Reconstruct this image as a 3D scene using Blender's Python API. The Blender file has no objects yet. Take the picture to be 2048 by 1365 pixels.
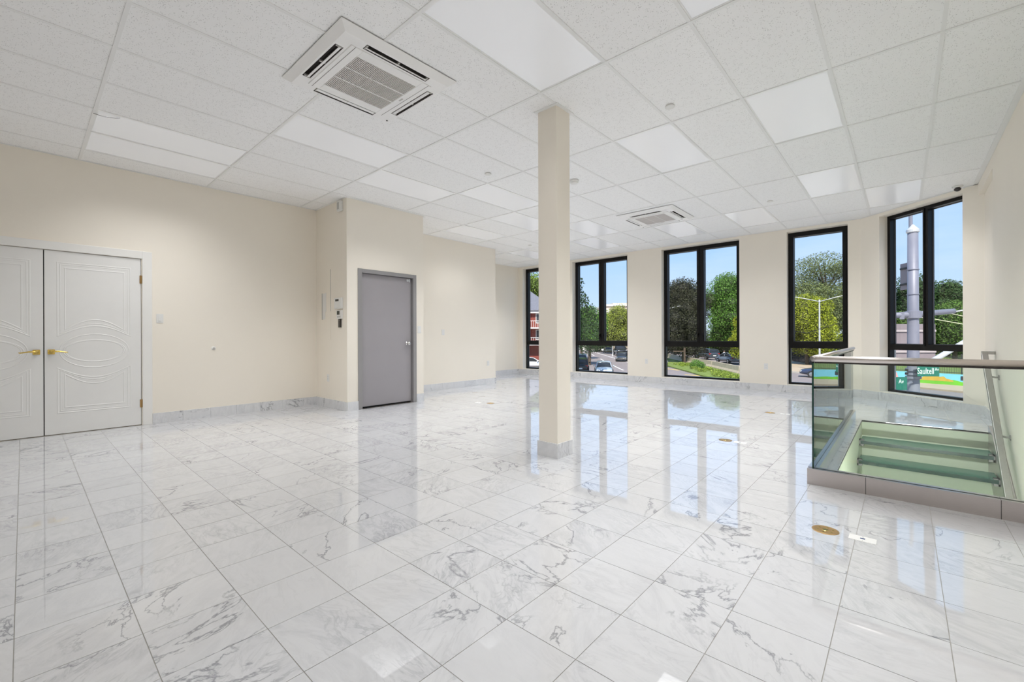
import bpy, bmesh, math, random
import numpy as np
from mathutils import Vector, Matrix

random.seed(7)
RNG = np.random.default_rng(7)
S = bpy.context.scene
C = S.collection

# ------------------------------------------------------------------ camera
TH, EYE = 0.7297, 1.0631
cam_d = bpy.data.cameras.new('camera')
cam = bpy.data.objects.new('camera', cam_d)
C.objects.link(cam)
cam.matrix_world = (Matrix.Translation((0, 0, EYE)) @ Matrix.Rotation(TH, 4, 'Z')
                    @ Matrix.Rotation(math.pi / 2, 4, 'X') @ Matrix.Rotation(-0.0037, 4, 'Z'))
cam_d.sensor_width = 36
cam_d.lens = 36 * 874.87 / 2048
cam_d.shift_y = -8.25 / 2048
cam_d.clip_end = 1000
cam_d.clip_start = 0.05
S.camera = cam

# ------------------------------------------------------------------ light and exposure
S.view_settings.view_transform = 'Standard'
S.view_settings.look = 'None'
S.view_settings.exposure = 0.0
S.view_settings.gamma = 1.0
S.view_settings.use_curve_mapping = False
S.cycles.use_denoising = True
S.cycles.max_bounces = 12
S.cycles.diffuse_bounces = 8
S.cycles.glossy_bounces = 6
S.cycles.transparent_max_bounces = 24
S.cycles.transmission_bounces = 8
S.cycles.sample_clamp_indirect = 6.0
S.cycles.caustics_reflective = False
S.cycles.caustics_refractive = False

PANEL_POWER = 12.4       # watts of the light added under one ceiling panel
PANEL_SPREAD = 112.0    # degrees, narrow so the added light stays out of view
SKY_STRENGTH = 1.16
SUN_STRENGTH = 6.8


def make_world():
    w = bpy.data.worlds.new('sky')
    S.world = w
    w.use_nodes = True
    nt = w.node_tree
    nt.nodes.clear()
    N = nt.nodes.new
    L = nt.links.new
    out = N('ShaderNodeOutputWorld')
    bg = N('ShaderNodeBackground')
    tc = N('ShaderNodeTexCoord')
    sep = N('ShaderNodeSeparateXYZ')
    L(tc.outputs['Generated'], sep.inputs[0])
    ramp = N('ShaderNodeValToRGB')
    e = ramp.color_ramp.elements
    e[0].position, e[0].color = 0.0, (0.68, 0.80, 0.94, 1)
    e[1].position, e[1].color = 0.9, (0.14, 0.34, 0.78, 1)
    for p, c in ((0.08, (0.53, 0.715, 0.96, 1)), (0.17, (0.41, 0.635, 0.965, 1)), (0.27, (0.33, 0.555, 0.955, 1)), (0.45, (0.27, 0.52, 0.92, 1))):
        k = e.new(p)
        k.color = c
    L(sep.outputs['Z'], ramp.inputs[0])
    mp = N('ShaderNodeMapping')
    mp.inputs['Scale'].default_value = (1.0, 1.0, 4.0)
    no = N('ShaderNodeTexNoise')
    no.inputs['Scale'].default_value = 2.2
    no.inputs['Detail'].default_value = 6
    no.inputs['Roughness'].default_value = 0.55
    L(tc.outputs['Generated'], mp.inputs[0])
    L(mp.outputs[0], no.inputs['Vector'])
    mr = N('ShaderNodeMapRange')
    mr.inputs['From Min'].default_value = 0.48
    mr.inputs['From Max'].default_value = 0.80
    mr.inputs['To Max'].default_value = 0.45
    L(no.outputs['Fac'], mr.inputs['Value'])
    mx = N('ShaderNodeMixRGB')
    mx.inputs[2].default_value = (0.86, 0.91, 0.97, 1)
    L(mr.outputs[0], mx.inputs[0])
    L(ramp.outputs[0], mx.inputs[1])
    L(mx.outputs[0], bg.inputs['Color'])
    bg.inputs['Strength'].default_value = SKY_STRENGTH
    L(bg.outputs[0], out.inputs[0])


make_world()
sun_d = bpy.data.lights.new('sun', 'SUN')
sun_d.energy = SUN_STRENGTH
sun_d.color = (1.0, 0.95, 0.86)
sun_d.angle = math.radians(0.6)
sun = bpy.data.objects.new('sun', sun_d)
C.objects.link(sun)
sun.rotation_euler = Vector((-0.28, 0.62, -0.75)).to_track_quat('-Z', 'Y').to_euler()
sun.location = (0, -30, 60)

# ------------------------------------------------------------------ helpers
CEIL = 3.082
GZ = -3.0


class MB:
    """collects vertices and faces of one mesh object"""

    def __init__(s):
        s.v, s.f, s.mi = [], [], []
        s.m = 0

    def face(s, idx):
        s.f.append(tuple(idx))
        s.mi.append(s.m)

    def hexa(s, p):
        b = len(s.v)
        s.v += [tuple(q) for q in p]
        for q in ((0, 3, 2, 1), (4, 5, 6, 7), (0, 1, 5, 4), (1, 2, 6, 5), (2, 3, 7, 6), (3, 0, 4, 7)):
            s.face([b + k for k in q])
        return s

    def box(s, x0, x1, y0, y1, z0, z1):
        x0, x1 = min(x0, x1), max(x0, x1)
        y0, y1 = min(y0, y1), max(y0, y1)
        z0, z1 = min(z0, z1), max(z0, z1)
        return s.hexa([(x0, y0, z0), (x1, y0, z0), (x1, y1, z0), (x0, y1, z0), (x0, y0, z1), (x1, y0, z1), (x1, y1, z1), (x0, y1, z1)])

    def bar(s, p0, p1, w, h, up=(0, 0, 1)):
        """rectangular bar, w across, h along up"""
        p0, p1 = Vector(p0), Vector(p1)
        d = (p1 - p0).normalized()
        side = d.cross(Vector(up)).normalized() * (w / 2)
        u = side.cross(d).normalized() * (h / 2)
        return s.hexa([p0 - side - u, p0 + side - u, p1 + side - u, p1 - side - u, p0 - side + u, p0 + side + u, p1 + side + u, p1 - side + u])

    def prism(s, poly, fn, a, b):
        """poly of 2D points, fn(u, v, t) -> 3D, extruded from t=a to t=b"""
        k = len(s.v)
        n = len(poly)
        s.v += [tuple(fn(u, v, a)) for u, v in poly] + [tuple(fn(u, v, b)) for u, v in poly]
        s.face([k + i for i in reversed(range(n))])
        s.face([k + n + i for i in range(n)])
        for i in range(n):
            j = (i + 1) % n
            s.face([k + i, k + j, k + n + j, k + n + i])
        return s

    def loft(s, rings, cap=True):
        k = len(s.v)
        n = len(rings[0])
        for r in rings:
            s.v += [tuple(p) for p in r]
        for a in range(len(rings) - 1):
            for i in range(n):
                j = (i + 1) % n
                s.face([k + a * n + i, k + a * n + j, k + (a + 1) * n + j, k + (a + 1) * n + i])
        if cap:
            s.face([k + i for i in reversed(range(n))])
            s.face([k + (len(rings) - 1) * n + i for i in range(n)])
        return s

    def tube(s, pts, r, n=10, cap=True):
        pts = [Vector(p) for p in pts]
        rs = r if isinstance(r, (list, tuple)) else [r] * len(pts)
        rings = []
        ref = None
        for i, p in enumerate(pts):
            d = (pts[min(i + 1, len(pts) - 1)] - pts[max(i - 1, 0)]).normalized()
            if ref is None:
                ref = Vector((0, 0, 1)) if abs(d.z) < 0.9 else Vector((1, 0, 0))
            a = d.cross(ref).normalized()
            b = a.cross(d).normalized()
            ref = b
            rings.append([p + (a * math.cos(t) + b * math.sin(t)) * rs[i] for t in [2 * math.pi * q / n for q in range(n)]])
        return s.loft(rings, cap)

    def lathe(s, prof, c=(0, 0, 0), axis='z', n=20):
        c = Vector(c)
        rings = []
        for r, z in prof:
            ring = []
            for q in range(n):
                t = 2 * math.pi * q / n
                x, y = r * math.cos(t), r * math.sin(t)
                ring.append(c + (Vector((x, y, z)) if axis == 'z' else Vector((z, x, y)) if axis == 'x' else Vector((y, z, x))))
            rings.append(ring)
        return s.loft(rings)

    def build(s, name, mats, parent=None, bevel=0, smooth=False, recalc=True, seg=2):
        me = bpy.data.meshes.new(name)
        me.from_pydata([tuple(p) for p in s.v], [], s.f)
        if not isinstance(mats, (list, tuple)):
            mats = [mats]
        for m in mats:
            me.materials.append(m)
        if len(mats) > 1:
            me.polygons.foreach_set('material_index', s.mi)
        if recalc:
            bm = bmesh.new()
            bm.from_mesh(me)
            bmesh.ops.recalc_face_normals(bm, faces=bm.faces)
            bm.to_mesh(me)
            bm.free()
        if smooth:
            me.polygons.foreach_set('use_smooth', [True] * len(me.polygons))
        me.update()
        o = bpy.data.objects.new(name, me)
        C.objects.link(o)
        if parent is not None:
            o.parent = parent
        if bevel:
            b = o.modifiers.new('edge', 'BEVEL')
            b.width = bevel
            b.segments = seg
            b.limit_method = 'ANGLE'
            b.angle_limit = math.radians(40)
        return o


def tag(o, label=None, cat=None, group=None, kind=None):
    if label:
        o['label'] = label
    if cat:
        o['category'] = cat
    if group:
        o['group'] = group
    if kind:
        o['kind'] = kind
    return o


def empty(name, loc=(0, 0, 0), rz=0, **k):
    o = bpy.data.objects.new(name, None)
    o.empty_display_size = 0.1
    C.objects.link(o)
    o.location = loc
    o.rotation_euler.z = rz
    return tag(o, **k)


def dup(root, loc, rz=None, **k):
    r = root.copy()
    C.objects.link(r)
    r.location = loc
    if rz is not None:
        r.rotation_euler.z = rz
    for ch in list(root.children):
        c = ch.copy()
        C.objects.link(c)
        c.parent = r
        for g in list(ch.children):
            d = g.copy()
            C.objects.link(d)
            d.parent = c
    return tag(r, **k)


def text(name, s, size, mat, parent, mw, depth=0.002, align='CENTER', sx=1.0):
    cu = bpy.data.curves.new(name, 'FONT')
    cu.body = s
    cu.size = size
    cu.extrude = depth
    cu.align_x = align
    cu.align_y = 'CENTER'
    cu.resolution_u = 2
    o0 = bpy.data.objects.new(name + '_tmp', cu)
    C.objects.link(o0)
    dg = bpy.context.evaluated_depsgraph_get()
    me = bpy.data.meshes.new_from_object(o0.evaluated_get(dg))
    bpy.data.objects.remove(o0)
    me.transform(Matrix.Diagonal((sx, 1, 1, 1)))
    me.materials.clear()
    me.materials.append(mat)
    o = bpy.data.objects.new(name, me)
    C.objects.link(o)
    o.parent = parent
    o.matrix_local = mw
    return o


# ------------------------------------------------------------------ materials
class NT:
    def __init__(s, name):
        s.mat = bpy.data.materials.new(name)
        s.mat.use_nodes = True
        s.t = s.mat.node_tree
        s.b = s.t.nodes['Principled BSDF']

    def n(s, kind, **inp):
        nd = s.t.nodes.new('ShaderNode' + kind)
        for k, v in inp.items():
            k2 = k.replace('_', ' ')
            if k2 in nd.inputs:
                nd.inputs[k2].default_value = v
            else:
                setattr(nd, k, v)
        return nd

    def l(s, a, b):
        s.t.links.new(a, b)

    def math(s, op, a, b=None, clamp=False):
        nd = s.t.nodes.new('ShaderNodeMath')
        nd.operation = op
        nd.use_clamp = clamp
        for i, x in enumerate((a, b)):
            if x is None:
                continue
            if isinstance(x, (int, float)):
                nd.inputs[i].default_value = x
            else:
                s.l(x, nd.inputs[i])
        return nd.outputs[0]

    def mix(s, f, a, b, op='MIX'):
        nd = s.t.nodes.new('ShaderNodeMixRGB')
        nd.blend_type = op
        for i, x in enumerate((f, a, b)):
            if isinstance(x, (int, float)):
                nd.inputs[i].default_value = x
            elif isinstance(x, tuple):
                nd.inputs[i].default_value = x
            else:
                s.l(x, nd.inputs[i])
        return nd.outputs[0]


def rgb(r, g, b):
    f = lambda c: (c / 255 / 12.92) if c / 255 <= 0.04045 else ((c / 255 + 0.055) / 1.055) ** 2.4
    return (f(r), f(g), f(b), 1.0)


def plain(name, col, rough=0.5, metal=0.0, var=0.0, scale=8.0, bump=0.0, bscale=60.0, spec=0.5, ior=None):
    m = NT(name)
    m.b.inputs['Base Color'].default_value = col
    m.b.inputs['Roughness'].default_value = rough
    m.b.inputs['Metallic'].default_value = metal
    m.b.inputs['Specular IOR Level'].default_value = spec
    if ior:
        m.b.inputs['IOR'].default_value = ior
    tc = m.n('TexCoord')
    if var:
        no = m.n('TexNoise', Scale=scale, Detail=4.0)
        m.l(tc.outputs['Object'], no.inputs['Vector'])
        dark = tuple(c * (1 - var) for c in col[:3]) + (1,)
        light = tuple(min(1, c * (1 + var)) for c in col[:3]) + (1,)
        r = m.n('ValToRGB')
        r.color_ramp.elements[0].position = 0.3
        r.color_ramp.elements[1].position = 0.7
        r.color_ramp.elements[0].color = dark
        r.color_ramp.elements[1].color = light
        m.l(no.outputs['Fac'], r.inputs[0])
        m.l(r.outputs[0], m.b.inputs['Base Color'])
    if bump:
        nb = m.n('TexNoise', Scale=bscale, Detail=3.0)
        m.l(tc.outputs['Object'], nb.inputs['Vector'])
        bp = m.n('Bump', Strength=bump, Distance=0.01)
        m.l(nb.outputs['Fac'], bp.inputs['Height'])
        m.l(bp.outputs[0], m.b.inputs['Normal'])
    return m.mat


def glass(name, tint, ior=1.5, rough=0.0):
    m = NT(name)
    m.t.nodes.remove(m.b)
    out = m.t.nodes['Material Output']
    tr = m.n('BsdfTransparent', Color=tint)
    gl = m.n('BsdfGlossy', Roughness=rough)
    gl.inputs['Color'].default_value = (0.95, 0.97, 0.96, 1)
    fr = m.n('Fresnel', IOR=ior)
    mx = m.n('MixShader')
    m.l(fr.outputs[0], mx.inputs[0])
    m.l(tr.outputs[0], mx.inputs[1])
    m.l(gl.outputs[0], mx.inputs[2])
    m.l(mx.outputs[0], out.inputs['Surface'])
    return m.mat


def frosted(name, tint, body, f):
    m = NT(name)
    m.t.nodes.remove(m.b)
    out = m.t.nodes['Material Output']
    tr = m.n('BsdfTransparent', Color=tint)
    df = m.n('BsdfDiffuse', Color=body)
    tl = m.n('BsdfTranslucent', Color=body)
    gl = m.n('BsdfGlossy', Roughness=0.08)
    a, b, c = m.n('MixShader'), m.n('MixShader'), m.n('MixShader')
    a.inputs[0].default_value = 0.35
    m.l(df.outputs[0], a.inputs[1])
    m.l(tl.outputs[0], a.inputs[2])
    b.inputs[0].default_value = f
    m.l(tr.outputs[0], b.inputs[1])
    m.l(a.outputs[0], b.inputs[2])
    fr = m.n('Fresnel', IOR=1.45)
    m.l(fr.outputs[0], c.inputs[0])
    m.l(b.outputs[0], c.inputs[1])
    m.l(gl.outputs[0], c.inputs[2])
    m.l(c.outputs[0], out.inputs['Surface'])
    return m.mat


def marble(name, rough=0.022, tone=1.0, ior=1.72):
    m = NT(name)
    geo = m.n('NewGeometry')
    oi = m.n('ObjectInfo')
    at = m.n('Attribute', attribute_name='seed')
    seed = m.math('ADD', oi.outputs['Random'], at.outputs['Fac'])
    wn = m.n('TexWhiteNoise', noise_dimensions='1D')
    m.l(m.math('MULTIPLY', seed, 913.7), wn.inputs['W'])
    sp = m.n('SeparateColor')
    m.l(wn.outputs['Color'], sp.inputs[0])
    off = m.n('CombineXYZ')
    m.l(m.math('MULTIPLY', sp.outputs[0], 40.0), off.inputs[0])
    m.l(m.math('MULTIPLY', sp.outputs[1], 40.0), off.inputs[1])
    m.l(m.math('MULTIPLY', sp.outputs[2], 40.0), off.inputs[2])
    rot = m.n('VectorRotate', rotation_type='Z_AXIS')
    m.l(geo.outputs['Position'], rot.inputs['Vector'])
    ang = m.math('ADD', m.math('MULTIPLY', sp.outputs[2], 1.5), -0.35)
    m.l(ang, rot.inputs['Angle'])
    add = m.n('VectorMath', operation='ADD')
    m.l(rot.outputs[0], add.inputs[0])
    m.l(off.outputs[0], add.inputs[1])
    mp = m.n('Mapping')
    mp.inputs['Scale'].default_value = (1.0, 2.7, 1.0)
    m.l(add.outputs[0], mp.inputs[0])
    # soft grey clouds and streaks along the cut of the stone
    n1 = m.n('TexNoise', Scale=4.6, Detail=10.0, Roughness=0.68, Distortion=1.3)
    m.l(mp.outputs[0], n1.inputs['Vector'])
    s1 = m.n('MapRange')
    s1.inputs['From Min'].default_value = 0.42
    s1.inputs['From Max'].default_value = 0.70
    m.l(n1.outputs['Fac'], s1.inputs['Value'])

    def ridge(scale, width, dist, vec):
        n2 = m.n('TexNoise', Scale=scale, Detail=9.0, Roughness=0.60, Distortion=dist)
        m.l(vec, n2.inputs['Vector'])
        rg = m.math('ABSOLUTE', m.math('SUBTRACT', n2.outputs['Fac'], 0.5))
        v = m.n('MapRange')
        v.inputs['From Min'].default_value = 0.0
        v.inputs['From Max'].default_value = width
        v.inputs['To Min'].default_value = 1.0
        v.inputs['To Max'].default_value = 0.0
        m.l(rg, v.inputs['Value'])
        return v.outputs[0]

    def mask(scale, lo, hi):
        n3 = m.n('TexNoise', Scale=scale, Detail=3.0)
        m.l(add.outputs[0], n3.inputs['Vector'])
        mk = m.n('MapRange')
        mk.inputs['From Min'].default_value = lo
        mk.inputs['From Max'].default_value = hi
        m.l(n3.outputs['Fac'], mk.inputs['Value'])
        return mk.outputs[0]
    fine = m.math('MULTIPLY', ridge(5.0, .040, 1.2, mp.outputs[0]), mask(3.2, .40, .64))
    few = m.n('MapRange')
    few.inputs['From Min'].default_value = 0.50
    few.inputs['From Max'].default_value = 0.62
    m.l(sp.outputs[2], few.inputs['Value'])
    bold = m.math('MULTIPLY', m.math('MULTIPLY', ridge(1.35, .012, 1.1, add.outputs[0]), mask(3.0, .38, .55)), few.outputs[0])
    fig = m.math('ADD', m.math('MULTIPLY', m.math('POWER', sp.outputs[0], 1.4), 0.75), 0.25)
    base = m.mix(m.math('MULTIPLY', s1.outputs[0], m.math('MULTIPLY', fig, 0.75)), (0.62 * tone, 0.625 * tone, 0.637 * tone, 1), (0.42 * tone, 0.425 * tone, 0.445 * tone, 1))
    tint = m.mix(m.math('MULTIPLY', sp.outputs[1], 0.30), base, (0.53 * tone, 0.535 * tone, 0.555 * tone, 1))
    col = m.mix(m.math('MULTIPLY', fine, m.math('MULTIPLY', fig, 0.52)), tint, (0.30, 0.305, 0.33, 1))
    col = m.mix(m.math('MULTIPLY', bold, 0.80), col, (0.17, 0.175, 0.195, 1))
    m.l(col, m.b.inputs['Base Color'])
    m.b.inputs['Roughness'].default_value = rough
    m.b.inputs['IOR'].default_value = ior
    return m.mat


def acoustic(name):
    m = NT(name)
    tc = m.n('NewGeometry')
    oi = m.n('ObjectInfo')
    n1 = m.n('TexVoronoi', Scale=88.0)
    m.l(tc.outputs['Position'], n1.inputs['Vector'])
    n2 = m.n('TexNoise', Scale=24.0, Detail=2.0)
    m.l(tc.outputs['Position'], n2.inputs['Vector'])
    r = m.n('MapRange')
    r.inputs['From Min'].default_value = 0.15
    r.inputs['From Max'].default_value = 0.30
    r.inputs['To Min'].default_value = 1.0
    r.inputs['To Max'].default_value = 0.0
    m.l(n1.outputs['Distance'], r.inputs['Value'])
    k = m.n('MapRange')
    k.inputs['From Min'].default_value = 0.42
    k.inputs['From Max'].default_value = 0.54
    m.l(n2.outputs['Fac'], k.inputs['Value'])
    pit = m.math('MULTIPLY', r.outputs[0], k.outputs[0])
    n3 = m.n('TexNoise', Scale=150.0, Detail=2.0)
    m.l(tc.outputs['Position'], n3.inputs['Vector'])
    b0 = m.mix(n3.outputs['Fac'], (0.91, 0.91, 0.905, 1), (0.95, 0.95, 0.945, 1))
    b1 = m.mix(m.math('MULTIPLY', oi.outputs['Random'], 0.25), b0, (0.87, 0.87, 0.865, 1))
    col = m.mix(m.math('MULTIPLY', pit, 0.62), b1, (0.30, 0.29, 0.28, 1))
    m.l(col, m.b.inputs['Base Color'])
    m.b.inputs['Roughness'].default_value = 0.9
    m.b.inputs['Specular IOR Level'].default_value = 0.2
    bp = m.n('Bump', Strength=0.25, Distance=0.004)
    bp.invert = True
    m.l(pit, bp.inputs['Height'])
    m.l(bp.outputs[0], m.b.inputs['Normal'])
    return m.mat


def brushed(name, col, rough=0.3, axis=(1, 40, 40)):
    m = NT(name)
    tc = m.n('TexCoord')
    mp = m.n('Mapping')
    mp.inputs['Scale'].default_value = axis
    no = m.n('TexNoise', Scale=14.0, Detail=4.0)
    m.l(tc.outputs['Object'], mp.inputs[0])
    m.l(mp.outputs[0], no.inputs['Vector'])
    c = m.mix(no.outputs['Fac'], tuple(x * 0.86 for x in col[:3]) + (1,), col)
    m.l(c, m.b.inputs['Base Color'])
    m.b.inputs['Metallic'].default_value = 1.0
    m.b.inputs['Roughness'].default_value = rough
    return m.mat


def emis(name, col, strength, base=(0.8, 0.8, 0.8, 1), rough=0.4):
    m = NT(name)
    m.b.inputs['Base Color'].default_value = base
    m.b.inputs['Emission Color'].default_value = col
    m.b.inputs['Emission Strength'].default_value = strength
    m.b.inputs['Roughness'].default_value = rough
    return m.mat


M = {}
M['paint'] = plain('cream_wall_paint', (0.87, 0.815, 0.72, 1), 0.55, var=0.012, scale=1.3, bump=0.02, bscale=140, spec=0.35)
M['reveal'] = plain('pale_reveal_paint', (0.86, 0.83, 0.75, 1), 0.5, var=0.01, spec=0.35)
M['well'] = plain('cream_paint_green_light', (0.76, 0.82, 0.66, 1), 0.5, var=0.01, spec=0.35)  # cream walls with the greenish glass light put into the colour
M['ceil_tile'] = acoustic('mineral_fibre_tile')
M['tbar'] = plain('white_enamelled_steel', (0.84, 0.84, 0.83, 1), 0.45, var=0.01)
M['plenum'] = plain('plenum_board', (0.45, 0.45, 0.45, 1), 0.9, var=0.05)
M['diffuser'] = emis('light_panel_acrylic', (0.93, 0.96, 1.0, 1), 0.13, (0.80, 0.80, 0.81, 1), 0.22)  # faint glow added to panels that are switched off
M['marble'] = marble('polished_marble', ior=1.85)
M['marble_base'] = marble('marble_skirting', 0.12, 1.16, 1.5)
M['grout'] = plain('grey_grout', rgb(160, 158, 152), 0.8, var=0.08, scale=30)
M['white_door'] = plain('white_lacquer', (0.80, 0.795, 0.775, 1), 0.32, var=0.008)
M['white_trim'] = plain('white_trim_paint', (0.83, 0.82, 0.79, 1), 0.4, var=0.008)
M['gold'] = brushed('polished_brass', (0.83, 0.60, 0.17, 1), 0.22, (6, 6, 6))
M['brass'] = brushed('aged_brass', (0.56, 0.36, 0.16, 1), 0.38, (10, 10, 10))
M['grey_door'] = plain('grey_enamel', rgb(158, 154, 157), 0.38, var=0.02, scale=3)
M['grey_frame'] = plain('grey_frame_enamel', rgb(148, 146, 146), 0.35, var=0.02, scale=3)
M['dark_gap'] = plain('shadow_gap_black', (0.012, 0.011, 0.010, 1), 0.7, var=0.1)
M['chrome'] = brushed('satin_chrome', (0.75, 0.74, 0.72, 1), 0.2, (5, 5, 5))
M['black_alu'] = plain('black_aluminium', (0.006, 0.0055, 0.005, 1), 0.38, var=0.1, scale=20, spec=0.25)
M['gasket'] = plain('grey_glazing_bead', (0.10, 0.10, 0.105, 1), 0.4, var=0.05)
M['pane'] = glass('window_glass', (0.97, 0.985, 0.98, 1), 1.45)
M['rail_glass'] = glass('green_tinted_glass', (0.945, 0.985, 0.962, 1), 1.5)
M['glass_edge'] = plain('glass_edge_green', (0.012, 0.045, 0.035, 1), 0.1, var=0.1)
M['tread_glass'] = frosted('stair_tread_glass', (0.70, 0.90, 0.80, 1), (0.20, 0.56, 0.42, 1), 0.5)
M['tread_edge'] = plain('stair_tread_edge', (0.010, 0.048, 0.042, 1), 0.12, var=0.2, scale=6)
M['steel'] = brushed('brushed_steel', (0.62, 0.575, 0.565, 1), 0.34, (2, 40, 40))
M['steel_bright'] = brushed('polished_steel', (0.80, 0.79, 0.76, 1), 0.28, (30, 2, 30))
M['steel_rail'] = brushed('satin_steel_tube', (0.66, 0.61, 0.58, 1), 0.3, (2, 30, 30))
M['handrail_steel'] = brushed('handrail_steel', (0.40, 0.385, 0.36, 1), 0.45, (10, 3, 10))
M['steel_dark'] = brushed('stair_bracket_steel', (0.16, 0.155, 0.15, 1), 0.45, (10, 10, 10))
M['plastic'] = plain('white_plastic', (0.78, 0.775, 0.75, 1), 0.35, var=0.006)
M['plastic_grey'] = plain('grey_plastic', (0.50, 0.49, 0.46, 1), 0.45, var=0.02)
M['plastic_dark'] = plain('dark_plastic', (0.03, 0.026, 0.024, 1), 0.3, var=0.05)
M['ac'] = plain('air_conditioner_plastic', (0.90, 0.895, 0.885, 1), 0.35, var=0.006)
M['ac_slat'] = plain('grille_plastic', (0.70, 0.665, 0.645, 1), 0.45, var=0.01)
M['ac_dark'] = plain('duct_black', (0.02, 0.018, 0.016, 1), 0.6, var=0.1)
M['ac_duct'] = plain('duct_brown', (0.10, 0.09, 0.083, 1), 0.6, var=0.15)
M['lcd'] = plain('lcd_glass', (0.05, 0.05, 0.042, 1), 0.25, var=0.05)

# ------------------------------------------------------------------ room shell
XL, XB, XS, XF = -6.95, -5.97, -6.99, -8.39     # left wall, bump face, far left wall, back bay
YB0, YB1, YS = 3.112, 4.46, 7.25
YW, XR, XN, YN = 9.66, 0.75, 0.805, 7.24
YK = -2.7                                        # wall behind the camera
ANG_D = Vector((0.744, -0.668, 0)).normalized()
ANG_N = Vector((-ANG_D.y, ANG_D.x, 0)) * -1       # towards the room
ANG0 = Vector((-0.537, 9.66, 0))
ANG_LEN = (XN - ANG0.x) / ANG_D.x
ANG1 = ANG0 + ANG_D * ANG_LEN
if ANG_N.y > 0:
    ANG_N = -ANG_N
T = 0.30


def wall(name, boxes, mats, label=None):
    mb = MB()
    for b in boxes:
        mb.box(*b)
    o = mb.build(name, mats)
    return tag(o, label, 'wall', kind='structure')


D1 = (-0.665, 0.968, 2.035)      # double door y0, y1, top
D2 = (3.345, 4.255, 2.030)       # grey door opening y0, y1, top
wall('wall_left', [(XL - T, XL, YK, D1[0], GZ, CEIL + .3), (XL - T, XL, D1[1], YB0, GZ, CEIL + .3), (XL - T, XL, D1[0], D1[1], D1[2], CEIL + .3), (XL - T, XL, D1[0], D1[1], GZ, 0)],
     M['paint'], 'long cream wall with the white double doors in it')
wall('wall_closet', [(XL, XB - .12, YB0, YB0 + .12, -.3, CEIL + .3),
                     (XB - .12, XB, YB0, D2[0], -.3, CEIL + .3), (XB - .12, XB, D2[1], YB1, -.3, CEIL + .3), (XB - .12, XB, D2[0], D2[1], D2[2], CEIL + .3),
                     (XS - T, XB - .12, YB1 - .12, YB1, -.3, CEIL + .3), (XL - T, XL, YB0, YB1 - .12, -.3, CEIL + .3)],
     M['paint'], 'cream closet walls standing out around the grey door')
wall('wall_left_far', [(XS - T, XS, YB1, YS, -.3, CEIL + .3), (XF - T, XS - T, YS - .15, YS, -.3, CEIL + .3)], M['paint'], 'cream wall running on beyond the grey door')
wall('wall_bay', [(XF - T, XF, YS, YW + T, -.3, CEIL + .3)], M['paint'], 'cream end wall beside the narrowest window')
wall('wall_right', [(XR, XR + T, YK, YN, GZ, CEIL + .3), (XN, XR + T, YN, 8.9, GZ, CEIL + .3), (XR, XN, YN, 8.6, 2.93, CEIL + .3)], M['paint'],
     'cream wall on the stair side with the handrail')
wall('wall_back', [(XF - T, XR + T, YK - T, YK, -.3, CEIL + .3)], M['paint'], 'cream wall facing the windows')

WIN_TOP, SILL = 3.03, 0.14
WINS = [(-8.22, -7.345), (-6.50, -4.925), (-4.088, -2.468), (-1.643, -0.722)]
mb = MB()
xs = [XF]
for a, b in WINS:
    mb.box(xs[-1], a, YW, YW + T, -.3, CEIL + .3)
    mb.box(a, b, YW, YW + T, WIN_TOP, CEIL + .3)
    mb.box(a, b, YW, YW + T, -.3, SILL)
    xs.append(b)
mb.box(xs[-1], ANG0.x, YW, YW + T, -.3, CEIL + .3)
mb.box(ANG0.x, ANG0.x + .1, YW + .12, YW + T, -.3, CEIL + .3)
tag(mb.build('wall_front', M['paint']), 'cream window wall with tall black framed windows between its piers', 'wall', kind='structure')
# angled wall with window 5
W5A, W5B = 0.330, 1.545


def ang(s, t, z):
    """s along the angled wall, t outwards from its room face"""
    p = ANG0 + ANG_D * s - ANG_N * t
    return (p.x, p.y, z)


def angbox(mb, s0, s1, t0, t1, z0, z1):
    return mb.hexa([ang(s0, t0, z0), ang(s1, t0, z0), ang(s1, t1, z0), ang(s0, t1, z0), ang(s0, t0, z1), ang(s1, t0, z1), ang(s1, t1, z1), ang(s0, t1, z1)])


mb = MB()
angbox(mb, 0, W5A, 0, T, -.3, CEIL + .3)
angbox(mb, W5A, W5B, 0, T, WIN_TOP, CEIL + .3)
angbox(mb, W5A, W5B, 0, T, -.3, SILL)
angbox(mb, W5B, ANG_LEN + .05, 0, T, -.3, CEIL + .3)
tag(mb.build('wall_angled', M['paint']), 'short angled cream wall holding the window by the stairs', 'wall', kind='structure')

# stairwell below the floor
OX0, OX1, OY0, OY1 = -0.39, XR, 3.84, 7.03
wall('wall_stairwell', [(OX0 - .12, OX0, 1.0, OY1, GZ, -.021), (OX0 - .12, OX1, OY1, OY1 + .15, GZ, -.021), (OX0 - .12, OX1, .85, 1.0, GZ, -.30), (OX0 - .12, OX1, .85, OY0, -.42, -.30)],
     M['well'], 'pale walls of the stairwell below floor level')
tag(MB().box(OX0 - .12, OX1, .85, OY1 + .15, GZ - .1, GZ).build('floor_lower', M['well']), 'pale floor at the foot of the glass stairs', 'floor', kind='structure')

# ------------------------------------------------------------------ floor
TX0, TY0, TS = -0.498, 0.593, 0.3083


def in_room(x, y):
    if y < YK or y > YW:
        return False
    if OX0 < x < OX1 + 1 and OY0 < y < OY1:
        return False
    if y < YB0:
        return XL < x < XR
    if y < YB1:
        return XB < x < XR
    if y < YS:
        return XS < x < XR
    return XF < x < XN


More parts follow.
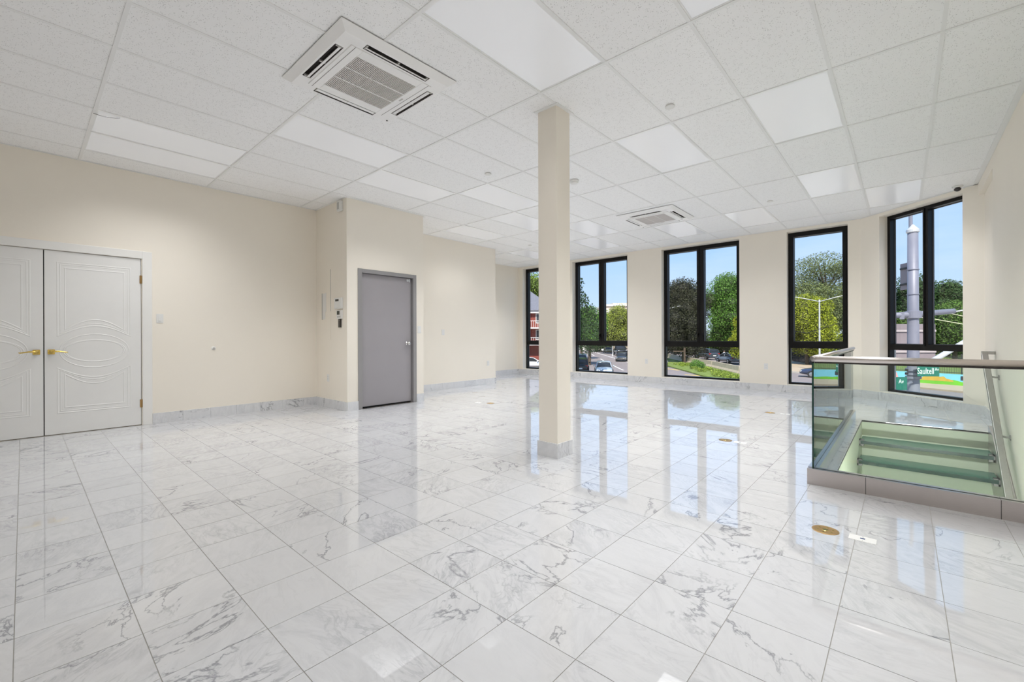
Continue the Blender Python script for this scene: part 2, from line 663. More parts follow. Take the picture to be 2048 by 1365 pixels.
def clip_ang(poly):
    out = []
    n = len(poly)
    f = lambda p: (Vector((p[0], p[1], 0)) - ANG0).dot(ANG_N)
    for i in range(n):
        a, b = poly[i], poly[(i + 1) % n]
        fa, fb = f(a), f(b)
        if fa >= 0:
            out.append(a)
        if (fa >= 0) != (fb >= 0):
            t = fa / (fa - fb)
            out.append((a[0] + (b[0] - a[0]) * t, a[1] + (b[1] - a[1]) * t))
    return out


def cut_cell(x0, x1, y0, y1, xb, yb, inside=in_room):
    """pieces of a grid cell that lie inside the room"""
    X = sorted([x0, x1] + [q for q in xb if x0 + 1e-4 < q < x1 - 1e-4])
    Y = sorted([y0, y1] + [q for q in yb if y0 + 1e-4 < q < y1 - 1e-4])
    out = []
    for a, b in zip(X, X[1:]):
        for c, d in zip(Y, Y[1:]):
            if inside((a + b) / 2, (c + d) / 2):
                p = clip_ang([(a, c), (b, c), (b, d), (a, d)])
                if len(p) > 2:
                    out.append(p)
    return out


def screen(x, y, z):
    r = math.cos(TH) * x + math.sin(TH) * y
    f = -math.sin(TH) * x + math.cos(TH) * y
    if f < 0.25:
        return None
    return (1024 + 874.87 * r / f, 674.25 - 874.87 * (z - EYE) / f)


def seen_area(pieces, z):
    tot = 0
    for p in pieces:
        q = [screen(a, b, z) for a, b in p]
        if any(k is None for k in q):
            continue
        q = [(min(max(a, -30), 2078), min(max(b, -30), 1395)) for a, b in q]
        tot += abs(sum(q[i][0] * q[(i + 1) % len(q)][1] - q[(i + 1) % len(q)][0] * q[i][1] for i in range(len(q)))) / 2
    return tot


XBR = [XL, XB, XS, XF, OX0, XR, XN]
YBR = [YK, YB0, YB1, YS, YW, OY0, OY1]
floor = MB()
for a, b in zip(sorted(XBR + [ANG0.x]), sorted(XBR + [ANG0.x])[1:]):
    for c, d in zip(sorted(YBR + [ANG1.y]), sorted(YBR + [ANG1.y])[1:]):
        if in_room((a + b) / 2, (c + d) / 2):
            for p in [clip_ang([(a, c), (b, c), (b, d), (a, d)])]:
                if len(p) > 2:
                    floor.prism(p, lambda u, v, t: (u, v, t), -0.020, -0.0016)
floor = tag(floor.build('floor', M['grout']), 'polished white marble tile floor with grey veining', 'floor', kind='structure')
cells = []
G = 0.0014
for i in range(-27, 6):
    for j in range(-12, 31):
        x0, y0 = TX0 + i * TS, TY0 + j * TS
        ps = cut_cell(x0 + G, x0 + TS - G, y0 + G, y0 + TS - G, XBR, YBR)
        if ps:
            cells.append((seen_area(ps, 0), i, j, x0, y0, ps))
cells.sort(key=lambda c: -c[0])


def add_slab(mb, ps, z0, z1, tilt=(0, 0), cx=0, cy=0):
    for p in ps:
        k = len(mb.v)
        n = len(p)
        mb.v += [(a, b, z1 + tilt[0] * (a - cx) + tilt[1] * (b - cy)) for a, b in p] + [(a, b, z0) for a, b in p]
        mb.face([k + q for q in range(n)])
        for q in range(n):
            r = (q + 1) % n
            mb.face([k + q, k + n + q, k + n + r, k + r])


full = None
rest, seeds = MB(), []
for q, (ar, i, j, x0, y0, ps) in enumerate(cells):
    tl = (random.gauss(0, .0009), random.gauss(0, .0009))
    if q < 298 and ar > 60:
        whole = len(ps) == 1 and len(ps[0]) == 4 and abs(ps[0][1][0] - ps[0][0][0] - TS + 2 * G) < 1e-5 and abs(ps[0][2][1] - ps[0][1][1] - TS + 2 * G) < 1e-5
        if whole:
            if full is None:
                h = TS / 2 - G
                mb = MB()
                add_slab(mb, [[(-h, -h), (h, -h), (h, h), (-h, h)]], -.012, 0)
                full = mb.build('tile', M['marble'], floor, recalc=False)
                o = full
            else:
                o = full.copy()
                C.objects.link(o)
            o.location = (x0 + TS / 2, y0 + TS / 2, 0)
            o.rotation_euler = (tl[1], -tl[0], 0)
        else:
            mb = MB()
            add_slab(mb, ps, -.012, 0)
            mb.build('tile', M['marble'], floor, recalc=False)
    else:
        n0 = len(rest.v)
        add_slab(rest, ps, -.012, 0, tl, x0 + TS / 2, y0 + TS / 2)
        seeds += [random.random()] * (len(rest.v) - n0)
o = rest.build('tile_field', M['marble'], floor, recalc=False)
a = o.data.attributes.new('seed', 'FLOAT', 'POINT')
a.data.foreach_set('value', seeds)
o['kind'] = 'stuff'

# skirting of marble pieces
def skirting(name, runs, label):
    root = empty(name, (runs[0][0][0], runs[0][0][1], 0), label=label, cat='baseboard', kind='structure')
    cache = {}
    L = 0.3055
    for (x0, y0), (x1, y1) in runs:
        a, b = Vector((x0, y0, 0)), Vector((x1, y1, 0))
        d = (b - a)
        ln = d.length
        d.normalize()
        nrm = Vector((d.y, -d.x, 0))       # the room lies on the right of the run
        s = 0
        while s < ln - .01:
            e = min(s + L, ln)
            key = round(e - s, 3)
            if key not in cache:
                w = e - s
                mb = MB().hexa([(.0008, 0, 0), (w - .0008, 0, 0), (w - .0008, -.012, 0), (.0008, -.012, 0),
                                (.0008, 0, .128), (w - .0008, 0, .128), (w - .0008, -.0105, .128), (.0008, -.0105, .128)])
                o = mb.build('tile', M['marble_base'], root)
                cache[key] = o
            else:
                o = cache[key].copy()
                C.objects.link(o)
            p = a + d * s - Vector(root.location)
            o.location = (p.x, p.y, 0)
            o.rotation_euler.z = math.atan2(d.y, d.x)
            s = e
    return root


# runs walk with the room on their right-hand side
skirting('baseboard_left', [((XL, 1.071), (XL, YB0))], 'veined marble skirting along the wall right of the white doors')
skirting('baseboard_closet', [((XL, YB0), (XB, YB0)), ((XB, YB0), (XB, 3.283)), ((XB, 4.312), (XB, YB1))], 'marble skirting around the closet beside the grey door')
skirting('baseboard_left_far', [((XS, YB1), (XS, YS)), ((XS, YS), (XF, YS)), ((XF, YS), (XF, YW))], 'pale marble skirting beyond the grey door')
skirting('baseboard_front', [((XF, YW), (ANG0.x, YW))], 'marble skirting below the tall windows')
skirting('baseboard_angled', [((ANG0.x, ANG0.y), (ANG1.x, ANG1.y)), ((XN, ANG1.y), (XN, YN)), ((XN, YN), (XR, YN)), ((XR, YN), (XR, OY1 + .02))], 'marble skirting below the window by the stairs')
skirting('baseboard_back', [((XR, 3.70), (XR, YK)), ((XR, YK), (XL, YK)), ((XL, YK), (XL, -.76))], 'marble skirting behind the viewer')

# ------------------------------------------------------------------ ceiling
CX0, CY0, CSX, CSY = -6.5207, -0.789, 0.6112, 1.2192
ceil = MB()
for a, b in zip(sorted(XBR + [ANG0.x]), sorted(XBR + [ANG0.x])[1:]):
    for c, d in zip(sorted([YK, YB0, YB1, YS, YW, ANG1.y]), sorted([YK, YB0, YB1, YS, YW, ANG1.y])[1:]):
        def in_ceil(x, y):
            return in_room(x, y) or (OX0 < x < XR and OY0 < y < OY1)
        if in_ceil((a + b) / 2, (c + d) / 2):
            p = clip_ang([(a, c), (b, c), (b, d), (a, d)])
            if len(p) > 2:
                ceil.prism(p, lambda u, v, t: (u, v, t), CEIL + .16, CEIL + .30)
ceil = tag(ceil.build('ceiling', M['plenum']), 'suspended ceiling of white speckled acoustic tiles', 'ceiling', kind='structure')
tag(MB().box(XF - .4, XR + .4, YK - .4, YW + .35, CEIL + .30, CEIL + .42).build('roof', M['plenum']), 'roof slab over the room', 'roof', kind='structure')


def in_ceil2(x, y):
    return in_room(x, y) or (OX0 < x < XR and OY0 < y < OY1)


PANELS = [(1, 1), (1, 0), (2, 3), (3, 2), (2, 7), (2, 9), (4, 9), (4, 7), (4, 3), (6, 9), (7, 10), (7, 7), (7, 5), (6, 3), (7, 2), (5, 2), (5, 0), (7, -1),
          (-1, 3), (-1, 7), (0, 5), (0, 10)]  # unseen panels added behind the camera as fill light
AC = [(-3.10, 1.815), (-3.105, 7.10)]
panel_cells = []
ty = MB()
for i in range(-2, 9):
    for j in range(-4, 12):
        x0, y0 = CX0 + j * CSX, CY0 + i * CSY
        b = 0.006
        ps = cut_cell(x0 + b, x0 + CSX - b, y0 + b, y0 + CSY - b, XBR, [YK, YB0, YB1, YS, YW], in_ceil2)
        if not ps:
            continue
        if (i, j) in PANELS:
            panel_cells.append((i, j, x0, y0))
            continue
        # leave out what the cassettes take up
        keep = []
        for p in ps:
            keep.append(p)
        for ax, ay in AC:
            new = []
            for p in keep:
                X = [q[0] for q in p]
                Yy = [q[1] for q in p]
                h = 0.40
                if max(X) < ax - h or min(X) > ax + h or max(Yy) < ay - h or min(Yy) > ay + h:
                    new.append(p)
                    continue
                xs_ = sorted({min(X), max(X), *[v for v in (ax - h, ax + h) if min(X) < v < max(X)]})
                ys_ = sorted({min(Yy), max(Yy), *[v for v in (ay - h, ay + h) if min(Yy) < v < max(Yy)]})
                for u0, u1 in zip(xs_, xs_[1:]):
                    for v0, v1 in zip(ys_, ys_[1:]):
                        if not (abs((u0 + u1) / 2 - ax) < h and abs((v0 + v1) / 2 - ay) < h):
                            new.append([(u0, v0), (u1, v0), (u1, v1), (u0, v1)])
            keep = new
        mb = MB()
        for p in keep:
            mb.prism(p, lambda u, v, t: (u, v, t), CEIL + .006, CEIL + .020)
        mb.build('tile', M['ceil_tile'], ceil)


def tbar_spans(axis, val):
    """inside spans of a grid line"""
    out, on = [], None
    lo, hi = (YK, YW) if axis == 'y' else (XF, XN)
    n = 600
    for k in range(n + 1):
        t = lo + (hi - lo) * k / n
        x, y = (val, t) if axis == 'y' else (t, val)
        ok = in_ceil2(x, y) and (Vector((x, y, 0)) - ANG0).dot(ANG_N) > 0.02
        ok = ok and not any(abs(x - ax) < .44 and abs(y - ay) < .44 for ax, ay in AC)
        if ok and on is None:
            on = t
        if not ok and on is not None:
            out.append((on, t))
            on = None
    if on is not None:
        out.append((on, hi))
    return out


hw = 0.012
for i in range(-1, 10):
    y = CY0 + i * CSY
    mb = MB()
    for a, b in tbar_spans('x', y):
        mb.box(a, b, y - hw, y + hw, CEIL, CEIL + .006)
        mb.box(a, b, y - .001, y + .001, CEIL + .006, CEIL + .04)
    if mb.v:
        mb.build('runner', M['tbar'], ceil)
for j in range(-3, 12):
    x = CX0 + j * CSX
    mb = MB()
    for a, b in tbar_spans('y', x):
        mb.box(x - hw, x + hw, a, b, CEIL + .0012, CEIL + .006)
        mb.box(x - .001, x + .001, a, b, CEIL + .006, CEIL + .04)
    if mb.v:
        mb.build('cross_tee', M['tbar'], ceil)


# wall angles that carry the ceiling edge
def wall_angle(name, runs, label, wd=.024):
    mb = MB()
    for (x0, y0), (x1, y1) in runs:
        a, b = Vector((x0, y0, 0)), Vector((x1, y1, 0))
        d = (b - a).normalized()
        n = Vector((d.y, -d.x, 0))
        e0, e1 = a, b
        for u0, u1, z0, z1 in ((0.0005, wd, CEIL - .001, CEIL + .004), (0.0005, .003, CEIL + .004, CEIL + .03)):
            mb.hexa([tuple(e0 + n * u0) [:2] + (z0,), tuple(e1 + n * u0)[:2] + (z0,), tuple(e1 + n * u1)[:2] + (z0,), tuple(e0 + n * u1)[:2] + (z0,),
                     tuple(e0 + n * u0)[:2] + (z1,), tuple(e1 + n * u0)[:2] + (z1,), tuple(e1 + n * u1)[:2] + (z1,), tuple(e0 + n * u1)[:2] + (z1,)])
    return tag(mb.build(name, M['tbar']), label, 'trim', kind='structure')


wall_angle('trim_1', [((XL, YK), (XL, YB0)), ((XL, YB0), (XB, YB0)), ((XB, YB0), (XB, YB1)), ((XB, YB1), (XS, YB1)), ((XS, YB1), (XS, YS)), ((XS, YS), (XF, YS)), ((XF, YS), (XF, YW))],
           'white metal edge trim where ceiling meets the door side walls')
wall_angle('trim_2', [((XF, YW), (ANG0.x, YW)), ((ANG0.x, ANG0.y), (ANG1.x, ANG1.y))], 'white metal edge trim where ceiling meets the window walls')
wall_angle('trim_3', [((XR, 8.56), (XR, YK)), ((XR, YK), (XL, YK))], 'white metal edge trim where ceiling meets the stair side wall', .045)

# ------------------------------------------------------------------ light panels
PLAB = {(1, 1): 'grey looking flat light panel second in from the wall above the white doors',
        (1, 0): 'flat light panel closest to the wall above the white doors',
        (2, 3): 'flat light panel between the near air conditioner and the closet corner',
        (3, 2): 'flat light panel in front of the grey door',
        (2, 7): 'largest white light panel beside the near air conditioner',
        (2, 9): 'white light panel cut off by the top of the picture right of the column',
        (4, 9): 'bright white light panel fourth from the stair wall in the middle of the ceiling',
        (4, 7): 'white light panel right of the column between sprinkler cap and far air conditioner',
        (4, 3): 'white light panel left of the column next to the half hidden smoke alarm',
        (6, 9): 'shiny light panel on the stair side two rows from the windows',
        (7, 10): 'shiny light panel above the pier between the two windows nearest the stairs',
        (7, 7): 'light panel above the pier left of the single window',
        (7, 5): 'light panel touching the window side of the far air conditioner',
        (6, 3): 'gleaming light panel on the door side of the far air conditioner',
        (7, 2): 'gleaming light panel just above the pair window left of the far air conditioner',
        (5, 2): 'light panel deep in the room left of the column',
        (7, -1): 'light panel added in the far corner to brighten the end wall',  # no panel known here, added to brighten the bay wall
        (5, 0): 'light panel along the wall beyond the grey door'}
hx, hy = CSX / 2 - .010, CSY / 2 - .010
fr = MB()
for s in (-1, 1):
    fr.box(s * hx, s * (hx - .012), -hy, hy, 0.0, .012)
    fr.box(-hx + .012, hx - .012, s * hy, s * (hy - .012), 0.0, .012)
lamp_d = bpy.data.lights.new('added_panel_light', 'AREA')  # area light added below each panel, the panels themselves are off
lamp_d.shape = 'RECTANGLE'
lamp_d.size, lamp_d.size_y = CSX - .08, CSY - .08
lamp_d.energy = PANEL_POWER
lamp_d.color = (0.98, 0.985, 1.0)
lamp_d.spread = math.radians(PANEL_SPREAD)
first = None
for i, j, x0, y0 in panel_cells:
    lab = PLAB.get((i, j), 'unseen fill panel added behind the viewer in ceiling row %s' % {(-1, 3): 'by the doors', (-1, 7): 'in mid room', (0, 5): 'near the column side', (0, 10): 'by the stair wall'}.get((i, j), ''))
    loc = (x0 + CSX / 2, y0 + CSY / 2, CEIL + .005)
    if first is None:
        first = empty('ceiling_light', loc, label=lab, cat='light', group='flat ceiling light panels')
        fr.build('frame', M['tbar'], first)
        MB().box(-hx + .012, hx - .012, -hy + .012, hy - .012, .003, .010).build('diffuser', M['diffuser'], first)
        MB().box(-hx + .005, hx - .005, -hy + .005, hy - .005, .0125, .05).build('housing', M['tbar'], first)
        r = first
    else:
        r = dup(first, loc, label=lab)
    for o in [c for c in r.children if c.type == 'LIGHT']:
        bpy.data.objects.remove(o)
    ld = lamp_d.copy()
    ld.spread = math.radians(PANEL_SPREAD)
    ld.energy = PANEL_POWER * (0.62 if i < 1 else 1.0) * (0.93 + 0.035 * i + 0.065 * (j - 4)) * {(2, 7): .32, (0, 5): .4, (-1, 7): .5, (5, 0): .6, (3, 2): .9, (7, -1): 2.2, (7, 2): .9, (7, 5): .5, (7, 7): .5, (7, 10): .5, (6, 9): .7, (4, 9): 1.35, (2, 9): 1.3}.get((i, j), 1.0)
    lo = bpy.data.objects.new('added_panel_light', ld)
    C.objects.link(lo)
    lo.parent = r
    lo.location = (0, 0, -.001)

for k, (lx, ly) in enumerate(((.18, 1.7), (.18, 3.0))):  # unseen panels added below the floor to brighten the stairwell
    r = dup(first, (lx, ly, -.428), label=('unseen panel added farther down the stairs to light the stairwell', 'unseen panel added under the floor edge to light the stairwell')[k])
    for o in [c for c in r.children if c.type == 'LIGHT']:
        bpy.data.objects.remove(o)
    ld = lamp_d.copy()
    ld.energy = 16.0
    ld.spread = math.radians(170)
    lo = bpy.data.objects.new('added_panel_light', ld)
    C.objects.link(lo)
    lo.parent = r
    lo.location = (0, 0, -.001)

t = empty('added_stair_lamp', (.18, 3.70, -.50), label='unseen long lamp added under the floor edge to light the stairwell', cat='lamp')  # unseen lamp, added to brighten the far stairwell wall
MB().box(-.45, .45, -.06, .02, -.06, .078).build('housing', M['tbar'], t, bevel=.004)
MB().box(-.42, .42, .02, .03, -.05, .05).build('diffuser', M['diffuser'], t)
ld = lamp_d.copy()
ld.size, ld.size_y = .84, .10
ld.energy = 34.0
ld.spread = math.radians(180)
lo = bpy.data.objects.new('added_stair_light', ld)
C.objects.link(lo)
lo.parent = t
lo.location = (0, .034, 0)
lo.rotation_euler = (math.radians(84), 0, 0)

# ------------------------------------------------------------------ air conditioners
def cassette(loc, label, first=None):
    if first is not None:
        return dup(first, loc, label=label)
    t = empty('air_conditioner', loc, label=label, cat='air conditioner', group='ceiling cassette air conditioners')
    # z = 0 is the ceiling face; the unit hangs down to z = -0.045
    H0, H1, ZD = 0.475, 0.425, -0.043
    bx = MB()

    def ringface(r0, z0, r1, z1):
        k = len(bx.v)
        for r, z in ((r0, z0), (r1, z1)):
            bx.v += [(-r, -r, z), (r, -r, z), (r, r, z), (-r, r, z)]
        for q in range(4):
            w = (q + 1) % 4
            bx.face([k + q, k + w, k + 4 + w, k + 4 + q])
    ringface(H0, -.001, H0, -.006)
    ringface(H0, -.006, H1, ZD)
    # underside ring with four outlet slots
    s0, s1, sl = 0.352, 0.412, 0.262      # slot inner / outer offset, half length
    gi = 0.335
    for rot in range(4):
        c, s = [(1, 0), (0, 1), (-1, 0), (0, -1)][rot]
        R = lambda x, y: (c * x - s * y, s * x + c * y)

        def quad(x0, x1, y0, y1, z=ZD, z2=None):
            z2 = z if z2 is None else z2
            k = len(bx.v)
            bx.v += [R(x0, y0) + (z,), R(x1, y0) + (z,), R(x1, y1) + (z2,), R(x0, y1) + (z2,)]
            bx.face([k, k + 1, k + 2, k + 3])
        quad(-H1, s1, s1, H1)
        quad(-s0, -sl, s0, s1)
        quad(sl, s1, s0, s1)
        quad(-s0, gi, gi, s0)
    body = bx.build('panel_frame', M['ac'], t, recalc=True)
    for rot in range(4):
        c, s = [(1, 0), (0, 1), (-1, 0), (0, -1)][rot]
        mb = MB()

        def P(x, y, z):
            return (c * x - s * y, s * x + c * y, z)
        # dark duct behind the slot
        k = len(mb.v)
        z0, z1 = ZD + .001, ZD + .05
        mb.v += [P(-sl, s0, z0), P(sl, s0, z0), P(sl, s1, z0), P(-sl, s1, z0), P(-sl + .01, s0 + .006, z1), P(sl - .01, s0 + .006, z1), P(sl - .01, s1 - .006, z1), P(-sl + .01, s1 - .006, z1)]
        for f in ((0, 1, 5, 4), (1, 2, 6, 5), (2, 3, 7, 6), (3, 0, 4, 7), (4, 5, 6, 7)):
            mb.face([k + q for q in f])
        d = mb.build('outlet_duct', M['ac_duct'], t, recalc=False)
        fl = MB()
        fl.hexa([P(-sl + .012, s0 + .010, ZD + .001), P(sl - .012, s0 + .010, ZD + .001), P(sl - .012, s0 + .030, ZD - .006), P(-sl + .012, s0 + .030, ZD - .006),
                 P(-sl + .012, s0 + .010, ZD + .004), P(sl - .012, s0 + .010, ZD + .004), P(sl - .012, s0 + .031, ZD - .003), P(-sl + .012, s0 + .031, ZD - .003)])
        fl.build('flap', M['ac'], t)
        pv = MB()
        for q in (-sl + .012, 0, sl - .012):
            pv.hexa([P(q - .006, s0 + .004, ZD), P(q + .006, s0 + .004, ZD), P(q + .006, s1 - .012, ZD), P(q - .006, s1 - .012, ZD),
                     P(q - .006, s0 + .004, ZD + .012), P(q + .006, s0 + .004, ZD + .012), P(q + .006, s1 - .012, ZD + .012), P(q - .006, s1 - .012, ZD + .012)])
        pv.build('pivot', M['plastic_grey'], t)
    # intake panel, slightly proud, with its grille
    gh = 0.25
    ip = MB()
    zi = ZD - .008
    for s in (-1, 1):
        ip.box(-gi, gi, s * gh, s * gi, zi, ZD + .004)
        ip.box(s * gh, s * gi, -gh, gh, zi, ZD + .004)
    ip.build('intake_panel', M['ac'], t, bevel=.004)
    gp = MB()
    for s in (-1, 1):
        gp.box(-gi - .004, gi + .004, s * (gi - .028), s * (gi - .031), zi - .0006, zi)
    gp.build('panel_seam', M['ac_dark'], t)
    g = MB().box(-gh, gh, -gh, gh, ZD + .006, ZD + .010).build('grille', M['ac_dark'], t)
    g['kind'] = 'stuff'
    sl_ = MB()
    n = 42
    for q in range(n):
        y = -gh + (q + .5) * 2 * gh / n
        sl_.box(-gh, gh, y - .0032, y + .0032, zi + .001, ZD + .003)
    o = sl_.build('grille_slats', M['ac_slat'], t)
    o['kind'] = 'stuff'
    for q in (-gh / 3, gh / 3):
        MB().box(q - .004, q + .004, -gh, gh, zi, zi + .004).build('grille_rib', M['ac'], t)
    MB().box(-.02, .03, gh + .020, gh + .034, zi - .001, zi).build('maker_plate', M['plastic_grey'], t)
    MB().lathe([(0.0, -.003), (.008, -.003), (.009, 0)], (-.40, .40, ZD), n=12).build('sensor', M['plastic_dark'], t)
    return t


ac = cassette((AC[0][0], AC[0][1], CEIL), 'white ceiling cassette air conditioner nearest the viewer with open louvres')
cassette((AC[1][0], AC[1][1], CEIL), 'white ceiling cassette air conditioner near the tall windows', ac)

# small ceiling things
def cap(x, y, label, r=.042):
    o = MB().lathe([(0, -.010), (r * .8, -.010), (r, -.007), (r, -.003), (r * .8, -.001), (r * .8, .010)], (0, 0, 0), n=24).build('sprinkler_cap', M['plastic'], smooth=False)
    o.location = (x, y, CEIL)
    return tag(o, label, 'sprinkler cap', 'concealed sprinkler caps')


cap(-3.82, 3.84, 'round white sprinkler cap left of the column')
cap(-1.52, 3.79, 'round white sprinkler cap right of the column top')
cap(-1.483, 7.47, 'small round white sprinkler cap above the single window')
cap(-6.13, 7.46, 'small round white sprinkler cap deep in the left corner of the ceiling')
t = empty('smoke_alarm', (-3.17, 4.76, CEIL), label='round white smoke alarm on the ceiling half hidden behind the column', cat='smoke alarm')
MB().lathe([(.062, .006), (.065, 0), (.065, -.016), (.060, -.020), (.0, -.020)], n=28).build('base', M['plastic'], t)
MB().lathe([(.048, -.0201), (.050, -.026), (.044, -.038), (.020, -.042), (0, -.042)], n=28).build('cover', M['plastic'], t)
t = empty('dome_camera', (0.555, 8.46, CEIL), label='small black ball security camera under the ceiling by the stair window', cat='security camera')
MB().lathe([(0, .002), (.055, .002), (.055, -.010), (.050, -.016), (0, -.016)], n=24).build('base_plate', M['plastic'], t)
MB().lathe([(0, -.016), (.022, -.018), (.035, -.028), (.037, -.040), (.030, -.054), (.014, -.064), (0, -.066)], n=20).build('camera_ball', M['plastic_dark'], t, smooth=True)
bent = MB().tube([(-6.50 + .05 * k, .43 - .018 * (k % 3), CEIL - .004 - .006 * math.sin(k)) for k in range(1)] + [(-5.33, 0.428, CEIL - .001), (-5.36, .47, CEIL - .012), (-5.38, .52, CEIL - .016), (-5.40, .57, CEIL - .010), (-5.41, .60, CEIL - .001)][0:5], .0022, 6) if False else \
    MB().tube([(-5.40, .425, CEIL - .001), (-5.39, .47, CEIL - .009), (-5.375, .52, CEIL - .011), (-5.355, .57, CEIL - .006), (-5.345, .60, CEIL + .003)], .0022, 6)
tag(bent.build('loose_wire', M['plastic_dark']), 'short dark wire poking out of the ceiling grid above the white doors', 'wire')

# ------------------------------------------------------------------ column
t = empty('column', (-2.348, 3.202, 0), label='square cream column in the middle of the room', cat='column', kind='structure')
cw = .1015
MB().box(-cw, cw, -cw, cw, 0, CEIL + .02).build('shaft', M['paint'], t, bevel=.002)
for k, (dx, dy, hx_, hy_) in enumerate(((0, -cw - .006, cw + .012, .006), (0, cw + .006, cw + .012, .006), (-cw - .006, 0, .006, cw), (cw + .006, 0, .006, cw))):
    MB().box(dx - hx_, dx + hx_, dy - hy_, dy + hy_, 0.0005, .130).build('skirting_piece', M['marble_base'], t)
mb = MB()
cc = cw + .028
for s in (-1, 1):
    mb.box(-cc, cc, s * (cw + .001), s * cc, CEIL - .002, CEIL + .005)
    mb.box(s * (cw + .001), s * cc, -cw, cw, CEIL - .002, CEIL + .005)
mb.build('ceiling_collar', M['tbar'], t)

# ------------------------------------------------------------------ doors
def arc_panel(y0, y1, z0, z1, sag, edge, n=14):
    """closed outline of a door moulding whose top or bottom edge bows in around the oval"""
    pts = [(y0, z1), (y1, z1)] if edge == 'bottom' else [(y1, z0), (y0, z0)]
    for k in range(n + 1):
        u = k / n
        s = math.sin(math.pi * u) * sag
        pts.append((y1 + (y0 - y1) * u, z0 + s) if edge == 'bottom' else (y0 + (y1 - y0) * u, z1 - s))
    return pts


def moulding(mb, pts, x, r=.007):
    """raised bead that follows a closed outline on the door face"""
    n = len(pts)
    c = Vector((sum(p[0] for p in pts) / n, sum(p[1] for p in pts) / n))
    rings = []
    for i in range(n):
        p = Vector(pts[i])
        a = (p - Vector(pts[i - 1])).normalized()
        b = (Vector(pts[(i + 1) % n]) - p).normalized()
        t_ = (a + b)
        t_ = t_.normalized() if t_.length > 1e-6 else a
        nn = Vector((t_.y, -t_.x))
        sc = min(1.6, 1 / max(.5, abs(nn.dot(Vector((a.y, -a.x))))))
        ring = []
        for u, w in ((-1, 0), (-.55, .8), (0, 1), (.55, .8), (1, 0)):
            q = p + nn * (u * r * sc)
            ring.append((x + w * r * .38, q.x, q.y))
        rings.append(ring)
    k = len(mb.v)
    for rg in rings:
        mb.v += rg
    for i in range(n):
        j = (i + 1) % n
        for q in range(4):
            mb.face([k + i * 5 + q, k + i * 5 + q + 1, k + j * 5 + q + 1, k + j * 5 + q])


t = empty('door_1', (XL, .1515, 0), label='white double doors with raised oval mouldings and gold lever handles', cat='door', kind='structure')
W = .8125
for sgn, nm in ((1, 'r'), (-1, 'l')):
    y0, y1 = (0.004, W) if sgn > 0 else (-W, -0.004)
    leaf = MB().box(-.045, -.004, y0, y1, .008, D1[2] - .004).build('door_leaf', M['white_door'], t, bevel=.002)
    mo = MB()
    mid = (y0 + y1) / 2
    a = .305
    for k, dd in ((0, 0), (1, .058)):
        moulding(mo, arc_panel(mid - a + dd, mid + a - dd, 1.090 + dd * 1.25, 1.905 - dd, .115, 'bottom'), -.004)
        moulding(mo, arc_panel(mid - a + dd, mid + a - dd, .238 + dd, .735 - dd * 1.25, -.0 + .115, 'top'), -.004)
    moulding(mo, arc_panel(mid - a + .022, mid + a - .022, 1.118, 1.884, .115, 'bottom'), -.004, .005)
    moulding(mo, arc_panel(mid - a + .022, mid + a - .022, .259, .710, .115, 'top'), -.004, .005)
    for ra, rb in ((.290, .285), (.262, .125 + .10), (.245, .122)):
        moulding(mo, [(mid + ra * math.cos(2 * math.pi * k / 40), .922 + (rb if ra < .25 else rb * .55 if ra < .28 else .16 + .03) * math.sin(2 * math.pi * k / 40)) for k in range(40)], -.004, .006)
    mo.build('panel_moulding', M['white_door'], leaf, smooth=False)
    hy = .055 * sgn
    dr = sgn
    hd = MB().box(-.004, .004, hy - .028, hy + .028, .890, .944).build('handle_plate', M['gold'], leaf, bevel=.003)
    lv = MB()
    lv.lathe([(.020, .004), (.019, .012), (.011, .016), (.010, .045), (0, .046)], (0, hy, .917), axis='x', n=16)
    lv.tube([(.042, hy - .008 * dr, .917), (.047, hy + .02 * dr, .921), (.046, hy + .055 * dr, .922), (.044, hy + .09 * dr, .916), (.043, hy + .118 * dr, .911), (.040, hy + .128 * dr, .915)],
            [.010, .010, .0085, .007, .006, .004], 10)
    lv.build('lever', M['gold'], leaf, smooth=True)
    for hz in (.266, 1.02, 1.781):
        if hz == 1.02:
            continue
        mb = MB().box(-.006, .004, W * sgn - .012, W * sgn + .012, hz - .048, hz + .048)
        mb.tube([(.006, W * sgn, hz - .05), (.006, W * sgn, hz + .05)], .006, 10)
        mb.build('hinge', M['brass'], leaf)
cs = MB()
for s in (-1, 1):
    cs.box(-.002, .014, s * (W + .012), s * (W + .105), 0, D1[2] + .092)
    cs.box(-.20, -.002, s * (W + .004), s * (W + .03), 0, D1[2])
cs.box(-.002, .014, -W - .012, W + .012, D1[2] + .002, D1[2] + .092)
cs.build('casing', M['white_trim'], t, bevel=.003)
MB().box(-.20, -.08, -W, W, -.001, D1[2]).build('door_backing', M['dark_gap'], t)

t = empty('door_2', (XB, 3.80, 0), label='plain grey metal door in a grey frame with a steel knob', cat='door', kind='structure')
fy0, fy1 = 3.280 - 3.80, 4.312 - 3.80
oy0, oy1 = 3.345 - 3.80, 4.250 - 3.80
fr = MB()
for a, b in ((fy0, oy0), (oy1, fy1)):
    fr.box(-.118, .012, a, b, 0, 2.082)
fr.box(-.118, .012, oy0, oy1, 2.025, 2.082)
fr.box(-.118, -.088, oy0, oy0 + .016, 0, 2.025)
fr.box(-.118, -.088, oy1 - .016, oy1, 0, 2.025)
fr.box(-.088, -.050, oy1 - .012, oy1, 0, 2.025)
fr.build('frame', M['grey_frame'], t, bevel=.002)
leaf = MB().box(-.086, -.042, oy0 + .004, oy1 - .015, .026, 2.020).build('door_leaf', M['grey_door'], t, bevel=.0015)
MB().box(-.10, -.06, oy0, oy1, .0005, .030).build('threshold_gap', M['dark_gap'], t)
